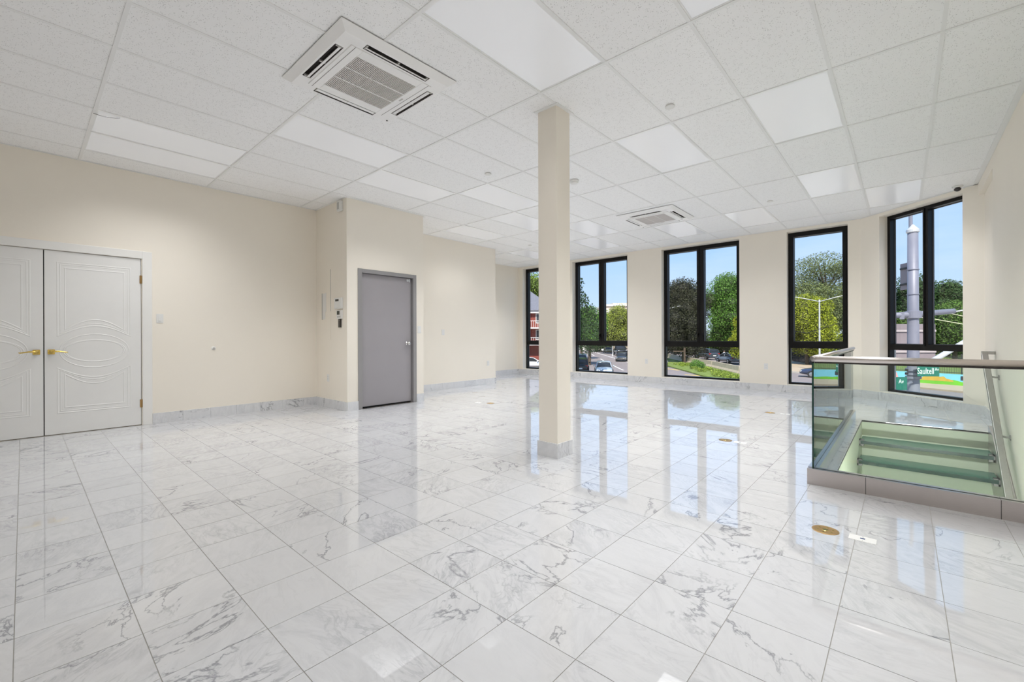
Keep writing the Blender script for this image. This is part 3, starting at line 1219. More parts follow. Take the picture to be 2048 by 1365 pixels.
MB().box(-.119, -.095, oy0, oy1, 0.03, 2.02).build('door_backing', M['dark_gap'], t)
ky = 4.165 - 3.80
kn = MB().lathe([(.033, -.042), (.032, -.036), (.014, -.034), (.012, -.010), (.024, -.004), (.029, .008), (.027, .022), (.015, .028), (0, .029)], (0, ky, .965), axis='x', n=20)
kn.build('knob', M['chrome'], leaf, smooth=True)
lp = MB().box(-.044, -.032, ky - .015, ky + .030, 1.965, 2.005)
lp.box(-.05, -.03, ky + .030, ky + .052, 1.955, 2.012)
lp.build('top_contact', M['chrome'], leaf, bevel=.002)
tag(MB().box(XL - .02, XB - .2, YB0 + .2, YB1 - .2, -.0016, -.0008).build('floor_closet', M['grout']), 'closet floor behind the grey door', 'floor', kind='structure')

# ------------------------------------------------------------------ windows
def window(name, org, d, n, width, sashes, label, hand=1, sw=.052):
    """org: bottom corner on the frame's room face, d along it, n towards the room"""
    d, n = Vector(d), Vector(n)
    root = empty(name, org, math.atan2(d.y, d.x), label=label, cat='window', kind='structure')
    # local: x along the width, y = outwards (negative = room side), z up
    H = WIN_TOP - SILL
    sg = -1 if (Matrix.Rotation(math.atan2(d.y, d.x), 3, 'Z') @ Vector((0, 1, 0))).dot(n) > 0 else 1
    TR0, TR1 = .865 - SILL - .035, .865 - SILL + .035

    def bx(mb, x0, x1, y0, y1, z0, z1):
        return mb.box(x0, x1, y0 * sg, y1 * sg, z0, z1)
    f = MB()
    fw, dp = .034, (.105 if sw > .03 else .085)
    bx(f, 0, fw, 0, dp, 0, H)
    bx(f, width - fw, width, 0, dp, 0, H)
    bx(f, fw, width - fw, 0, dp, 0, fw)
    bx(f, fw, width - fw, 0, dp, H - fw, H)
    bx(f, fw, width - fw, 0, dp, TR0, TR1)
    f.build('frame', M['black_alu'], root)
    n_s = sashes
    post = (.045 if sw > .03 else .030) if n_s == 2 else 0
    if n_s == 2:
        mu = MB()
        bx(mu, width / 2 - post / 2, width / 2 + post / 2, 0, dp, TR1, H - fw)
        mu.build('mullion', M['black_alu'], root)
    spans = [(fw, width - fw)] if n_s == 1 else [(fw, width / 2 - post / 2), (width / 2 + post / 2, width - fw)]
    for q, (a, b) in enumerate(spans):
        s = MB()
        z0, z1 = TR1, H - fw
        bx(s, a, a + sw, -.012, dp - .01, z0, z1)
        bx(s, b - sw, b, -.012, dp - .01, z0, z1)
        bx(s, a + sw, b - sw, -.012, dp - .01, z0, z0 + sw)
        bx(s, a + sw, b - sw, -.012, dp - .01, z1 - sw, z1)
        so = s.build('sash', M['black_alu'], root)
        be = MB()
        u0, u1, w0, w1 = a + sw, b - sw, z0 + sw, z1 - sw
        for x0, x1, zz0, zz1 in ((u0, u0 + .008, w0, w1), (u1 - .008, u1, w0, w1), (u0, u1, w0, w0 + .008), (u0, u1, w1 - .008, w1)):
            bx(be, x0, x1, .072, .090, zz0, zz1)
        be.build('glazing_bead', M['gasket'], so)
        p = MB()
        k = len(p.v)
        p.v += [(u0, .082 * sg, w0), (u1, .082 * sg, w0), (u1, .082 * sg, w1), (u0, .082 * sg, w1)]
        p.face((k, k + 1, k + 2, k + 3))
        p.build('pane', M['pane'], so, recalc=False)
        if sw < .03:
            continue
        h = MB()
        hx_ = (b - sw / 2) if (q == 0 and n_s == 2) else (a + sw / 2)
        if n_s == 1:
            hx_ = b - sw / 2 if hand > 0 else a + sw / 2
        zc = 1.10 - SILL
        bx(h, hx_ - .014, hx_ + .014, -.026, -.012, zc - .035, zc + .035)
        bx(h, hx_ - .009, hx_ + .009, -.050, -.026, zc - .010, zc + .012)
        bx(h, hx_ - .009, hx_ + .009, -.058, -.046, zc - .095, zc + .012)
        h.build('handle', M['black_alu'], so, bevel=.002)
    p = MB()
    p.v += [(fw, .07 * sg, fw), (width - fw, .07 * sg, fw), (width - fw, .07 * sg, TR0), (fw, .07 * sg, TR0)]
    p.face((0, 1, 2, 3))
    p.build('pane', M['pane'], root, recalc=False)
    return root


FD = 0.15
wl = ['narrow black framed window half hidden behind the column', 'black framed two sash window looking along the car lined street',
      'black framed two sash window over the concrete barriers and parked cars', 'black framed single sash window with the double armed street lamp outside']
for k, (a, b) in enumerate(WINS):
    window('window_%d' % (k + 1), (a, YW + FD, SILL), (1, 0, 0), (0, -1, 0), b - a, 2 if k in (1, 2) else 1, wl[k])
p = ang(W5A, FD, SILL)
window('window_5', p, ANG_D, ANG_N, W5B - W5A, 2, 'black framed two light window by the stairs with the grey signal pole outside', sw=.022)

# ------------------------------------------------------------------ wall fittings
def fit(name, loc, rz, label, cat, parts, group=None):
    """wall fitting: local y points into the wall, -y is the room; x along the wall"""
    t = empty(name, loc, rz, label=label, cat=cat, group=group)
    for nm, mb, mt, bv in parts:
        mb.build(nm, mt, t, bevel=bv)
    return t


RZ_L = math.pi / 2        # on walls facing +x, local x runs along +y, the room is at -y local = +x world


def outlet(loc, rz, label, kind='outlet'):
    pl = MB().box(-.035, .035, -.006, 0, -.057, .057)
    if kind == 'outlet':
        rec = MB()
        for z in (-.020, .020):
            rec.box(-.017, .017, -.009, -.006, z - .014, z + .014)
        sl = MB()
        for z in (-.020, .020):
            for x in (-.007, .007):
                sl.box(x - .0012, x + .0012, -.0095, -.009, z - .002, z + .007)
        return fit('wall_outlet', loc, rz, label, 'outlet', [('cover_plate', pl, M['plastic'], .002), ('receptacle', rec, M['plastic'], .001), ('slot', sl, M['plastic_dark'], 0)], 'white wall outlets')
    if kind == 'switch':
        rk = MB().box(-.016, .016, -.010, -.006, -.033, .033)
        return fit('light_switch', loc, rz, label, 'switch', [('cover_plate', pl, M['plastic'], .002), ('rocker', rk, M['plastic'], .002)], 'white wall switches')
    sc = MB()
    for z in (-.042, .042):
        sc.lathe([(.003, -.0065), (.003, -.006), (0, -.006)], (0, 0, z), axis='y', n=8)
    return fit('blank_plate', loc, rz, label, 'wall plate', [('cover_plate', pl, M['plastic'], .002), ('screw', sc, M['chrome'], 0)])


outlet((XB, 4.372, 1.19), RZ_L, 'white switch on the wall right of the grey door', 'switch')
outlet((XL, 1.145, 1.31), RZ_L, 'white switch on the wall right of the white double doors', 'switch')
outlet((XS, 5.707, 1.163), RZ_L, 'white blank plate on the wall beyond the grey door', 'blank')
outlet((XS, 7.00, .47), RZ_L, 'white outlet low on the wall beyond the grey door')
outlet((-6.555, YB0, .448), 0, 'white outlet low on the closet side below the keypads')
outlet((-4.449, YW, .485), 0, 'white outlet low on the pier between the two pair windows')
outlet((-1.997, YW, .472), 0, 'white outlet low on the pier left of the single window')
fit('door_bumper', (XL, 1.717, .924), RZ_L, 'small round white door bumper on the long cream wall', 'door stop',
    [('base', MB().lathe([(.026, 0), (.026, -.006), (.020, -.010), (0, -.010)], axis='y', n=24), M['plastic'], 0), ('pad', MB().lathe([(.014, -.010), (.013, -.020), (.008, -.023), (0, -.023)], axis='y', n=20), M['plastic_grey'], 0)])
# closet side: siren, panel, keypad, thermostat, card reader
fit('siren', (-6.13, YB0, 2.985), 0, 'small white siren box high on the closet side by the ceiling', 'siren',
    [('housing', MB().box(-.055, .055, -.045, 0, -.075, .075), M['plastic'], .008), ('sounder_grille', MB().box(-.040, .020, -.047, -.045, -.050, .050), M['plastic_grey'], .001)])
ep = MB()
ep.box(-.165, .165, -.004, 0, -.53, -.22).box(-.165, .165, -.004, 0, .19, .53).box(-.165, -.125, -.004, 0, -.22, .19).box(.030, .165, -.004, 0, -.22, .19)
fit('electrical_panel', (-6.635, YB0, 1.56), 0, 'cream flush electrical panel with open breaker strip on the closet side', 'electrical panel',
    [('cover', ep, M['paint'], 0), ('door_seam', MB().box(.168, .171, -.005, 0, -.10, .54), M['plastic_grey'], 0),
     ('breaker_strip', MB().box(-.125, -.095, -.0035, 0, -.22, .19), M['plastic_grey'], 0),
     ('breaker', MB().box(-.092, -.012, -.003, 0, -.215, .185), M['plastic'], 0),
     ('cover_edge', MB().box(-.012, .028, -.0065, 0, -.10, .19), M['plastic'], .001)])
fit('alarm_keypad', (-6.19, YB0, 1.57), 0, 'white alarm keypad with dark display, top of the three devices on closet side', 'keypad',
    [('housing', MB().box(-.110, .110, -.030, 0, -.085, .078), M['plastic'], .006), ('display', MB().box(-.070, .030, -.032, -.030, .028, .058), M['lcd'], 0),
     ('keypad_flap', MB().box(-.070, .055, -.034, -.030, -.072, .015), M['plastic'], .002)])
fit('thermostat', (-6.165, YB0, 1.40), 0, 'white thermostat with square dark screen below the alarm keypad', 'thermostat',
    [('housing', MB().box(-.075, .080, -.024, 0, -.064, .066), M['plastic'], .005), ('screen', MB().box(-.058, .022, -.026, -.024, -.002, .054), M['lcd'], 0),
     ('button', MB().box(-.050, .044, -.027, -.024, -.044, -.022), M['plastic_grey'], .001)])
fit('card_reader', (-6.165, YB0, 1.272), 0, 'slim dark card reader below the thermostat', 'card reader',
    [('housing', MB().box(-.034, .034, -.020, 0, -.060, .062), M['plastic_dark'], .004), ('light_bar', MB().box(-.010, .010, -.0208, -.020, .040, .046), M['plastic_grey'], 0)])

# floor boxes
def drain(x, y, label):
    t = empty('floor_box', (x, y, 0), label=label, cat='floor outlet', group='round brass floor boxes')
    MB().lathe([(.062, -.004), (.062, .0016), (.056, .0026), (.050, .0020), (0, .0020)], n=36).build('cover', M['brass'], t)
    k = MB()
    for q in range(6):
        a = q * math.pi / 3 + .4
        k.lathe([(.006, .002), (.005, .0032), (0, .0032)], (.036 * math.cos(a), .036 * math.sin(a), 0), n=8)
    k.lathe([(.016, .002), (.014, .0034), (0, .0034)], n=14)
    k.build('cap_screw', M['gold'], t)
    return t


drain(-.32, 2.92, 'round brass floor box closest to the viewer in front of the glass railing')
drain(-1.355, 4.778, 'round brass floor box in the reflection of the two sash window')
drain(-1.377, 6.889, 'round brass floor box near the single window')
drain(-4.936, 4.996, 'round brass floor box on the door side left of the column')


def plate(x, y, label, rz=0.0):
    t = empty('floor_data_plate', (x, y, 0), rz, label=label, cat='floor outlet', group='white floor data plates')
    MB().box(-.057, .057, -.036, .036, -.003, .0022).build('cover_plate', M['plastic'], t, bevel=.001)
    MB().box(-.010, .010, -.007, .007, .0022, .0028).build('port', plain_blue, t)
    s = MB()
    for x_ in (-.030, .030):
        s.lathe([(.003, .0022), (.002, .0027), (0, .0027)], (x_ * .0, x_ * .8, 0), n=8)
    s.build('screw', M['chrome'], t)


plain_blue = plain('blue_port_plastic', rgb(40, 60, 110), 0.4, var=0.05)
plate(-.161, 2.919, 'white rectangular data plate beside the nearest brass floor box')
plate(-1.215, 4.76, 'white rectangular data plate beside the second brass floor box')
plate(-1.198, 6.888, 'white rectangular data plate beside the brass floor box near the single window')
plate(-5.122, 4.908, 'white rectangular data plate beside the door side brass floor box')

# ------------------------------------------------------------------ glass railing
t = empty('glass_railing', (-.49, 3.755, 0), label='frameless glass railing with steel shoe and steel top rail around the stairs', cat='railing')
O = Vector((-.49, 3.755, 0))


def rb(mb, x0, x1, y0, y1, z0, z1):
    return mb.box(x0 - O.x, x1 - O.x, y0 - O.y, y1 - O.y, z0, z1)


CH = .112
for a, b in ((-.518, -.1915), (-.1885, .4170), (.4200, XR)):
    mb = MB()
    rb(mb, a, b, 3.755, 3.783, 0, CH)
    rb(mb, a, b, 3.801, 3.835, 0, CH)
    rb(mb, a, b, 3.783, 3.801, 0, CH - .03)
    mb.build('shoe_panel', M['steel'], t)
mb = MB()
rb(mb, -.1915, -.1885, 3.757, 3.83, 0, CH - .002)
rb(mb, .4170, .4200, 3.757, 3.83, 0, CH - .002)
mb.build('shoe_joint', M['plastic_dark'], t)
for a, b in ((3.835, 4.40), (4.402, 5.60), (5.602, 7.10)):
    mb = MB()
    rb(mb, -.518, -.493, a, b, 0, CH)
    rb(mb, -.478, -.455, a, b, 0, CH)
    rb(mb, -.493, -.478, a, b, 0, CH - .03)
    mb.build('side_shoe', M['steel_bright'], t)
# panes: thin body faces plus dark green polished edges
mb = MB()
rb(mb, -.470, XR - .006, 3.786, 3.798, CH - .028, .868)
o = mb.build('glass_panel', [M['rail_glass'], M['glass_edge']], t)
o.data.polygons.foreach_set('material_index', [0 if abs(p.normal.y) > .9 else 1 for p in o.data.polygons])
mb = MB()
rb(mb, -.4915, -.4795, 3.786, 5.40, CH - .028, .868)
o = mb.build('glass_panel', [M['rail_glass'], M['glass_edge']], t)
o.data.polygons.foreach_set('material_index', [0 if abs(p.normal.x) > .9 else 1 for p in o.data.polygons])
mb = MB()
rb(mb, -.4915, -.4795, 5.406, 7.085, CH - .028, .868)
o = mb.build('glass_panel', [M['rail_glass'], M['glass_edge']], t)
o.data.polygons.foreach_set('material_index', [0 if abs(p.normal.x) > .9 else 1 for p in o.data.polygons])


def rail_profile(n=20):
    pts = []
    for k in range(n):
        a = 2 * math.pi * k / n
        r = .0215
        if math.sin(a) < -.25 and abs(math.cos(a)) > .55:
            r = .0195
        pts.append((r * math.cos(a), r * math.sin(a)))
    return pts


pr = rail_profile()
zr = .897
a0 = Vector((XR, 3.792, zr)) - O
a1 = Vector((-.4855, 3.792, zr)) - O
a2 = Vector((-.4855, 7.20, zr)) - O
rings = [[(a0.x, a0.y + u, a0.z + v) for u, v in pr]]
rings.append([(a1.x + u * -1, a1.y + u, a1.z + v) for u, v in pr])
rings.append([(a2.x - u, a2.y, a2.z + v) for u, v in pr])
mb = MB()
mb.loft([rings[0], rings[1]])
mb.build('top_rail', M['steel_rail'], t, smooth=True)
mb = MB()
mb.loft([rings[1], rings[2]])
mb.build('top_rail', M['steel_rail'], t, smooth=True)
mb = MB()
rb(mb, -.474, XR, 3.7845, 3.7995, .866, .884)
rb(mb, -.493, -.478, 3.80, 7.19, .866, .884)
mb.build('rail_channel', M['plastic_dark'], t)
mb = MB()
rb(mb, -.455, -.392, 3.84, 7.05, -.0005, .004)
mb.build('stone_edge', M['marble_base'], t)

# ------------------------------------------------------------------ stairs
t = empty('staircase', (0.15, 6.9, GZ), label='stairs of thick green glass treads going down beside the cream wall', cat='staircase')
SO = Vector((0.15, 6.9, GZ))


def sbx(mb, x0, x1, y0, y1, z0, z1):
    return mb.box(x0 - SO.x, x1 - SO.x, y0 - SO.y, y1 - SO.y, z0 - SO.z, z1 - SO.z)


for k in range(16):
    z = -.165 * (k + 1)
    yf = 6.525 - .31 * k
    mb = MB()
    sbx(mb, -.375, .680, yf, yf + .325, z - .036, z)
    tr = mb.build('tread', [M['tread_glass'], M['tread_edge']], t)
    tr.data.polygons.foreach_set('material_index', [0 if abs(p.normal.z) > .9 else 1 for p in tr.data.polygons])
    for x0, x1 in ((-.389, -.345), (.645, .688)):
        mb = MB()
        sbx(mb, x0, x1, yf + .012, yf + .075, z - .060, z - .037)
        sbx(mb, x0, x1, yf + .012, yf + .075, z + .001, z + .010)
        sbx(mb, x0, x0 + .012, yf + .012, yf + .075, z - .060, z + .010) if x0 < 0 else sbx(mb, x1 - .012, x1, yf + .012, yf + .075, z - .060, z + .010)
        mb.build('bracket', M['steel_dark'], tr)
st = [(OY1 - .004, .075), (OY1 - .004, -.42), (1.5, -3.0), (1.5, -2.62), (OY1 - .35, -.06 + .06)]
for x0, x1 in ((.689, .748),):
    MB().prism(st, lambda u, v, w: (w - SO.x, u - SO.y, v - SO.z), x0, x1).build('stringer', M['steel'], t, bevel=.002)

# handrail on the right wall
t = empty('handrail', (.69, 7.06, .86), label='square steel handrail sloping down the stairs on the cream wall', cat='handrail')
HO = Vector((.69, 7.06, .86))
q0, q1 = Vector((.668, 7.08, .853)), Vector((.668, 4.60, -1.13))
rl = MB().bar(q0 - HO, q1 - HO, .050, .050, up=(1, 0, 0)).build('rail', M['handrail_steel'], t, bevel=.004)
mb = MB()
mb.bar(Vector((.645, 7.085, .868)) - HO, Vector((.748, 7.085, .868)) - HO, .046, .034)
mb.build('wall_return', M['handrail_steel'], t, bevel=.003)
dirv = (q1 - q0).normalized()
for s in (.33, 1.16, 2.3):
    p = q0 + dirv * s
    mb = MB()
    mb.tube([p + Vector((.02, 0, -.022)) - HO, p + Vector((.055, 0, -.03)) - HO, Vector((.749, p.y, p.z - .03)) - HO], .009, 10)
    mb.lathe([(.026, -.006), (.026, 0), (0, 0)], (XR - HO.x - .0008, p.y - HO.y, p.z - .03 - HO.z), axis='x', n=18)
    mb.build('bracket', M['handrail_steel'], t)

# ================================================================== outside
def paint_car(name, col):
    m = plain(name, col, 0.25, 0.15, var=0.03)
    m.node_tree.nodes['Principled BSDF'].inputs['Coat Weight'].default_value = 0.6
    return m


X = {}
X['asphalt'] = plain('worn_asphalt', rgb(138, 127, 124), 0.9, var=0.10, scale=0.7)
X['walk'] = plain('concrete_pavement', rgb(182, 162, 138), 0.9, var=0.06, scale=1.5)
X['kerb'] = plain('concrete_kerb', rgb(190, 182, 170), 0.9, var=0.06, scale=3)
X['barrier'] = plain('precast_concrete', rgb(186, 170, 148), 0.9, var=0.10, scale=2.5)
X['white_line'] = plain('road_paint_white', rgb(232, 226, 222), 0.8, var=0.05)
X['yellow_line'] = plain('road_paint_yellow', rgb(226, 190, 90), 0.8, var=0.05)
X['grass'] = plain('grass_soil', rgb(112, 128, 52), 0.95, var=0.35, scale=2.2)
X['lawn'] = plain('lawn', rgb(106, 124, 58), 0.95, var=0.2, scale=0.6)
X['bark'] = plain('bark', rgb(84, 70, 58), 0.9, var=0.25, scale=4)
X['black'] = plain('black_rubber', (0.012, 0.012, 0.012, 1), 0.6, var=0.1)
X['carglass'] = plain('car_glass', (0.02, 0.024, 0.028, 1), 0.06, var=0.1)
X['hub'] = brushed('alloy_wheel', (0.6, 0.6, 0.6, 1), 0.3, (4, 4, 4))
X['lamp_red'] = plain('tail_lamp_red', (0.45, 0.015, 0.012, 1), 0.2, var=0.1)
X['lamp_white'] = plain('head_lamp', (0.75, 0.75, 0.72, 1), 0.1, var=0.05)
X['galv'] = plain('galvanised_steel', rgb(196, 196, 196), 0.5, 0.2, var=0.06, scale=3)
X['pole_grey'] = plain('painted_grey_pole', rgb(128, 128, 140), 0.5, 0.1, var=0.08, scale=2)
X['sign_green'] = plain('sign_green', rgb(0, 106, 88), 0.45, var=0.04)
X['sign_white'] = plain('sign_white', rgb(240, 244, 240), 0.45, var=0.02)
X['sign_back'] = plain('sign_back_aluminium', rgb(136, 124, 126), 0.55, 0.1, var=0.05, scale=2)
X['sign_rib'] = plain('sign_rib_aluminium', rgb(178, 166, 164), 0.5, 0.1, var=0.03)
X['fence'] = plain('dark_iron_fence', (0.035, 0.038, 0.030, 1), 0.6, var=0.1)
X['mural_blue'] = plain('mural_sky_blue', rgb(126, 206, 232), 0.8, var=0.04, scale=1.2)
X['mural_green'] = plain('mural_green', rgb(112, 190, 46), 0.8, var=0.10, scale=1.2)
X['mural_orange'] = plain('mural_orange', rgb(206, 166, 62), 0.8, var=0.12, scale=3)
X['mural_pink'] = plain('mural_pink', rgb(226, 160, 160), 0.8, var=0.08, scale=2)
X['brick'] = plain('red_brick', rgb(128, 62, 52), 0.9, var=0.16, scale=5)
X['shingle'] = plain('grey_shingles', rgb(112, 112, 120), 0.9, var=0.22, scale=9)
X['cream_trim'] = plain('cream_eaves', rgb(206, 200, 196), 0.7, var=0.04)
X['pale_wall'] = plain('pale_render', rgb(226, 222, 214), 0.8, var=0.03)
X['tan_wall'] = plain('tan_panels', rgb(206, 186, 168), 0.8, var=0.05)
X['win_dark'] = plain('dark_window', (0.035, 0.038, 0.045, 1), 0.1, var=0.1)
X['wire'] = plain('overhead_cable', (0.02, 0.02, 0.02, 1), 0.6, var=0.1)
X['wire_pale'] = plain('pale_guy_wire', rgb(214, 214, 176), 0.5, var=0.05)
X['shirt'] = plain('white_shirt', rgb(235, 228, 228), 0.9, var=0.04)
X['skin'] = plain('skin', rgb(150, 104, 82), 0.6, var=0.05)
X['hair'] = plain('dark_hair', (0.02, 0.015, 0.012, 1), 0.7, var=0.1)
X['trousers'] = plain('dark_trousers', (0.03, 0.032, 0.045, 1), 0.85, var=0.1)


def leafmat(name, c, var):
    out = []
    for k, f in enumerate((1 - var, 1.0, 1 + var)):
        m = NT('%s_leaf_%s' % (name, ('deep', 'mid', 'bright')[k]))
        col = tuple(min(1, q * f) for q in rgb(*c)[:3]) + (1,)
        m.b.inputs['Base Color'].default_value = col
        m.b.inputs['Roughness'].default_value = 0.6
        m.b.inputs['Specular IOR Level'].default_value = 0.25
        # a little light comes through a leaf
        tr = m.n('BsdfTranslucent', Color=col)
        mx = m.n('MixShader')
        mx.inputs[0].default_value = 0.25
        m.l(m.b.outputs[0], mx.inputs[1])
        m.l(tr.outputs[0], mx.inputs[2])
        m.l(mx.outputs[0], m.t.nodes['Material Output'].inputs['Surface'])
        out.append(m.mat)
    return out


def ground_poly(name, pts, z0, z1, mat, label, cat='ground'):
    return tag(MB().prism(pts, lambda u, v, t: (u, v, t), z0, z1).build(name, mat), label, cat, kind='structure')


ground_poly('road', [(-220, -30), (120, -30), (120, 260), (-220, 260)], GZ - .3, GZ, X['asphalt'], 'pinkish grey asphalt of the streets outside', 'road')
ground_poly('pavement', [(-14.5, 84), (-12.3, 74.5), (-9.3, 57.4), (-6.2, 57.0), (-4.2, 53.2), (-2.0, 47.6), (8, 40.5), (10.6, 47.5), (-1.2, 51.7), (-3.5, 62), (-6.5, 84)], GZ, GZ + .12, X['walk'], 'tan concrete pavement in front of the painted wall')
ground_poly('bounce_pavement', [(-24, 10.6), (14, 10.6), (16, 33), (6, 36.5), (-8, 34), (-20, 25)], GZ, GZ + .12, X['kerb'], 'unseen pale pavement added to bounce sunlight up to the ceiling')  # unseen pale slab, added to reflect sunlight in through the windows
ground_poly('pavement_street', [(-60, 118), (-27, 71), (-24.4, 74.5), (-55, 119)], GZ, GZ + .10, X['walk'], 'concrete pavement beside the parked pickup truck')
ground_poly('pavement_house', [(-44, 40), (-34, 36), (-22, 26), (-26, 20), (-60, 36)], GZ, GZ + .12, X['walk'], 'pavement in front of the brick house')
ground_poly('verge', [(-24.4, 58.8), (-16.9, 48.2), (-15.2, 45.6), (-11.0, 40.8), (-8.6, 44.0), (-12.8, 50.2), (-18.1, 58.8), (-24.4, 67.2), (-34.5, 82), (-37.5, 82)], GZ, GZ + .14, X['grass'], 'grassy verge with soil along the concrete barriers')
ground_poly('lawn', [(-2.2, 52.3), (14, 46.6), (60, 60), (60, 140), (-18, 140), (-12, 82), (-5.6, 64)], GZ, -2.25, X['lawn'], 'green lawn behind the painted wall and fence', 'lawn')
mb = MB()
for a, b, w in (((-67, 108.4), (-27.5, 57.2), .22),):
    mb.bar((a[0], a[1], GZ + .004), (b[0], b[1], GZ + .004), w, .008)
tag(mb.build('road_marking', X['white_line']), 'solid white line along the parking lane of the street', 'road marking', kind='structure')
for k, (a, b) in enumerate((((-30.0, 54.7), (-25.1, 48.1)), ((-41, 70), (-36.5, 63.5)), ((-54, 88), (-49, 81)))):
    tag(MB().bar((a[0], a[1], GZ + .004), (b[0], b[1], GZ + .004), .2, .008).build('road_marking', X['white_line']), ('nearest white dash on the street', 'second white dash on the street', 'farthest white dash on the street')[k], 'road marking', kind='structure')
tag(MB().bar((-22.5, 54.2, GZ + .004), (-20.0, 52.2, GZ + .004), .35, .008).build('road_marking', X['yellow_line']), 'yellow stripe at the edge of the grassy verge', 'road marking', kind='structure')
tag(MB().bar((-17.2, 46.6, GZ + .004), (-15.5, 46.2, GZ + .004), .35, .008).build('road_marking', X['yellow_line']), 'short yellow stripe by the verge near the window', 'road marking', kind='structure')
tag(MB().bar((-9.9, 56.9, GZ + .08), (-4.1, 52.9, GZ + .08), .3, .16).build('kerb', X['kerb']), 'concrete kerb beside the blue car', 'kerb', kind='structure')


# ---- trees
def leaves(name, blobs, n, size, mats, parent, seed, flat=0.0):
    r = np.random.default_rng(seed)
    wts = np.array([b[3] * b[4] * b[5] for b in blobs]) ** (2 / 3)
    pick = r.choice(len(blobs), n, p=wts / wts.sum())
    B = np.array(blobs)[pick]
    d = r.normal(size=(n, 3))
    d /= np.linalg.norm(d, axis=1)[:, None]
    rad = 1.0 - 0.50 * r.random(n) ** 1.8 + 0.10 * r.normal(size=n) * 0.6
    pos = B[:, :3] + d * B[:, 3:6] * rad[:, None]
    a = d + r.normal(size=(n, 3)) * .9
    a /= np.linalg.norm(a, axis=1)[:, None]
    b = np.cross(a, r.normal(size=(n, 3)))
    b /= np.linalg.norm(b, axis=1)[:, None]
    c = np.cross(a, b)
    s = size * (0.6 + 0.8 * r.random(n))[:, None]
    v = np.empty((n, 4, 3))
    v[:, 0] = pos - b * s * .5
    v[:, 1] = pos + c * s * .32
    v[:, 2] = pos + b * s * .5
    v[:, 3] = pos - c * s * .32
    me = bpy.data.meshes.new(name)
    me.vertices.add(n * 4)
    me.vertices.foreach_set('co', v.reshape(-1))
    me.loops.add(n * 4)
    me.loops.foreach_set('vertex_index', np.arange(n * 4, dtype=np.int32))
    me.polygons.add(n)
    me.polygons.foreach_set('loop_start', np.arange(0, n * 4, 4, dtype=np.int32))
    me.polygons.foreach_set('loop_total', np.full(n, 4, dtype=np.int32))
    for m in mats:
        me.materials.append(m)
    me.polygons.foreach_set('material_index', r.integers(0, len(mats), n).astype(np.int32))
    me.update(calc_edges=True)
    me.validate()
    o = bpy.data.objects.new(name, me)
    C.objects.link(o)
    o.parent = parent
    o['kind'] = 'stuff'
    return o


def tree(name, x, y, H, W, label, c, seed, z0=GZ, n=5000, size=.4, low=.12, nb=11, var=.35, trunk=.25, shape='round', group=None, core=True):
    r = random.Random(seed)
    nb = int(nb * 1.6) if shape == 'round' else nb
    t = empty(name, (x, y, z0), label=label, cat='tree', group=group)
    blobs = []
    for k in range(nb):
        if shape == 'round':
            u = (k + .5) / nb
            z = H * (low + (1 - low) * (.12 + .74 * u))
            wid = math.sin(math.pi * min(.96, .16 + .80 * u)) ** .6
            a = k * 2.4 + r.random()
            rr = W * .5 * wid * r.uniform(.30, .62) if k < nb - 1 else 0
            s = W * r.uniform(.15, .29)
            blobs.append((rr * math.cos(a), rr * math.sin(a), z, s, s, s * r.uniform(.7, 1.0)))
        elif shape == 'spread':
            a = k * 2.4 + r.random()
            rr = W * .5 * r.uniform(.15, .72)
            z = H * (low + (1 - low) * r.uniform(.25, .88) * (1 - .35 * (rr / (W * .5)) ** 2))
            s = W * r.uniform(.13, .2)
            blobs.append((rr * math.cos(a), rr * math.sin(a), z, s * 1.25, s * 1.25, s * .75))
        elif shape == 'tall':
            u = (k + .5) / nb
            a = k * 2.4
            wid = (1 - u) ** .75 + .10
            rr = W * .32 * wid
            s = W * .26 * wid + .25
            blobs.append((rr * math.cos(a), rr * math.sin(a), H * (low + (1 - low) * u * .95), s, s, s * 1.25))
        else:
            u = (k + .3) / nb
            wid = (1 - u) ** .9
            a = k * 2.4
            s = W * .42 * wid + .15
            blobs.append((.08 * W * wid * math.cos(a), .08 * W * wid * math.sin(a), H * (low + (1 - low) * u), s, s, H / nb * .42))
    tp = blobs[-1]
    MB().tube([(0, 0, 0), (.1 * r.uniform(-1, 1), .1, H * .3), (.2 * r.uniform(-1, 1), .2 * r.uniform(-1, 1), H * .6), (tp[0] * .5, tp[1] * .5, H * .85)], [trunk, trunk * .8, trunk * .5, trunk * .15], 8).build('trunk', X['bark'], t)
    br = MB()
    for b in blobs[1:-1:2]:
        br.tube([(0, 0, max(H * .2, b[2] - H * .22)), (b[0] * .5, b[1] * .5, b[2] - H * .06), (b[0], b[1], b[2])], [trunk * .4, trunk * .25, .04], 6)
    if br.v:
        o = br.build('branches', X['bark'], t)
        o['kind'] = 'stuff'
    leaves('foliage', blobs, int(n * 4.6), size * .50, leafmat(name, c, var), t, seed)
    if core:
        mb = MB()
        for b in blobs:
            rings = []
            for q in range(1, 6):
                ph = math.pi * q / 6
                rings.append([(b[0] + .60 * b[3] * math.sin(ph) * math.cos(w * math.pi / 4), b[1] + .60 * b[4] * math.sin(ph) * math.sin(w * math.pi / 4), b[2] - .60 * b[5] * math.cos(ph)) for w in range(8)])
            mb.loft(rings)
        o = mb.build('shaded_core', leafmat(name + '_inner', tuple(int(q * .5) for q in c), .1)[1], t)  # solid core, darkened leaf colour stands in for shade inside the crown
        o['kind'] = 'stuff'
    return t


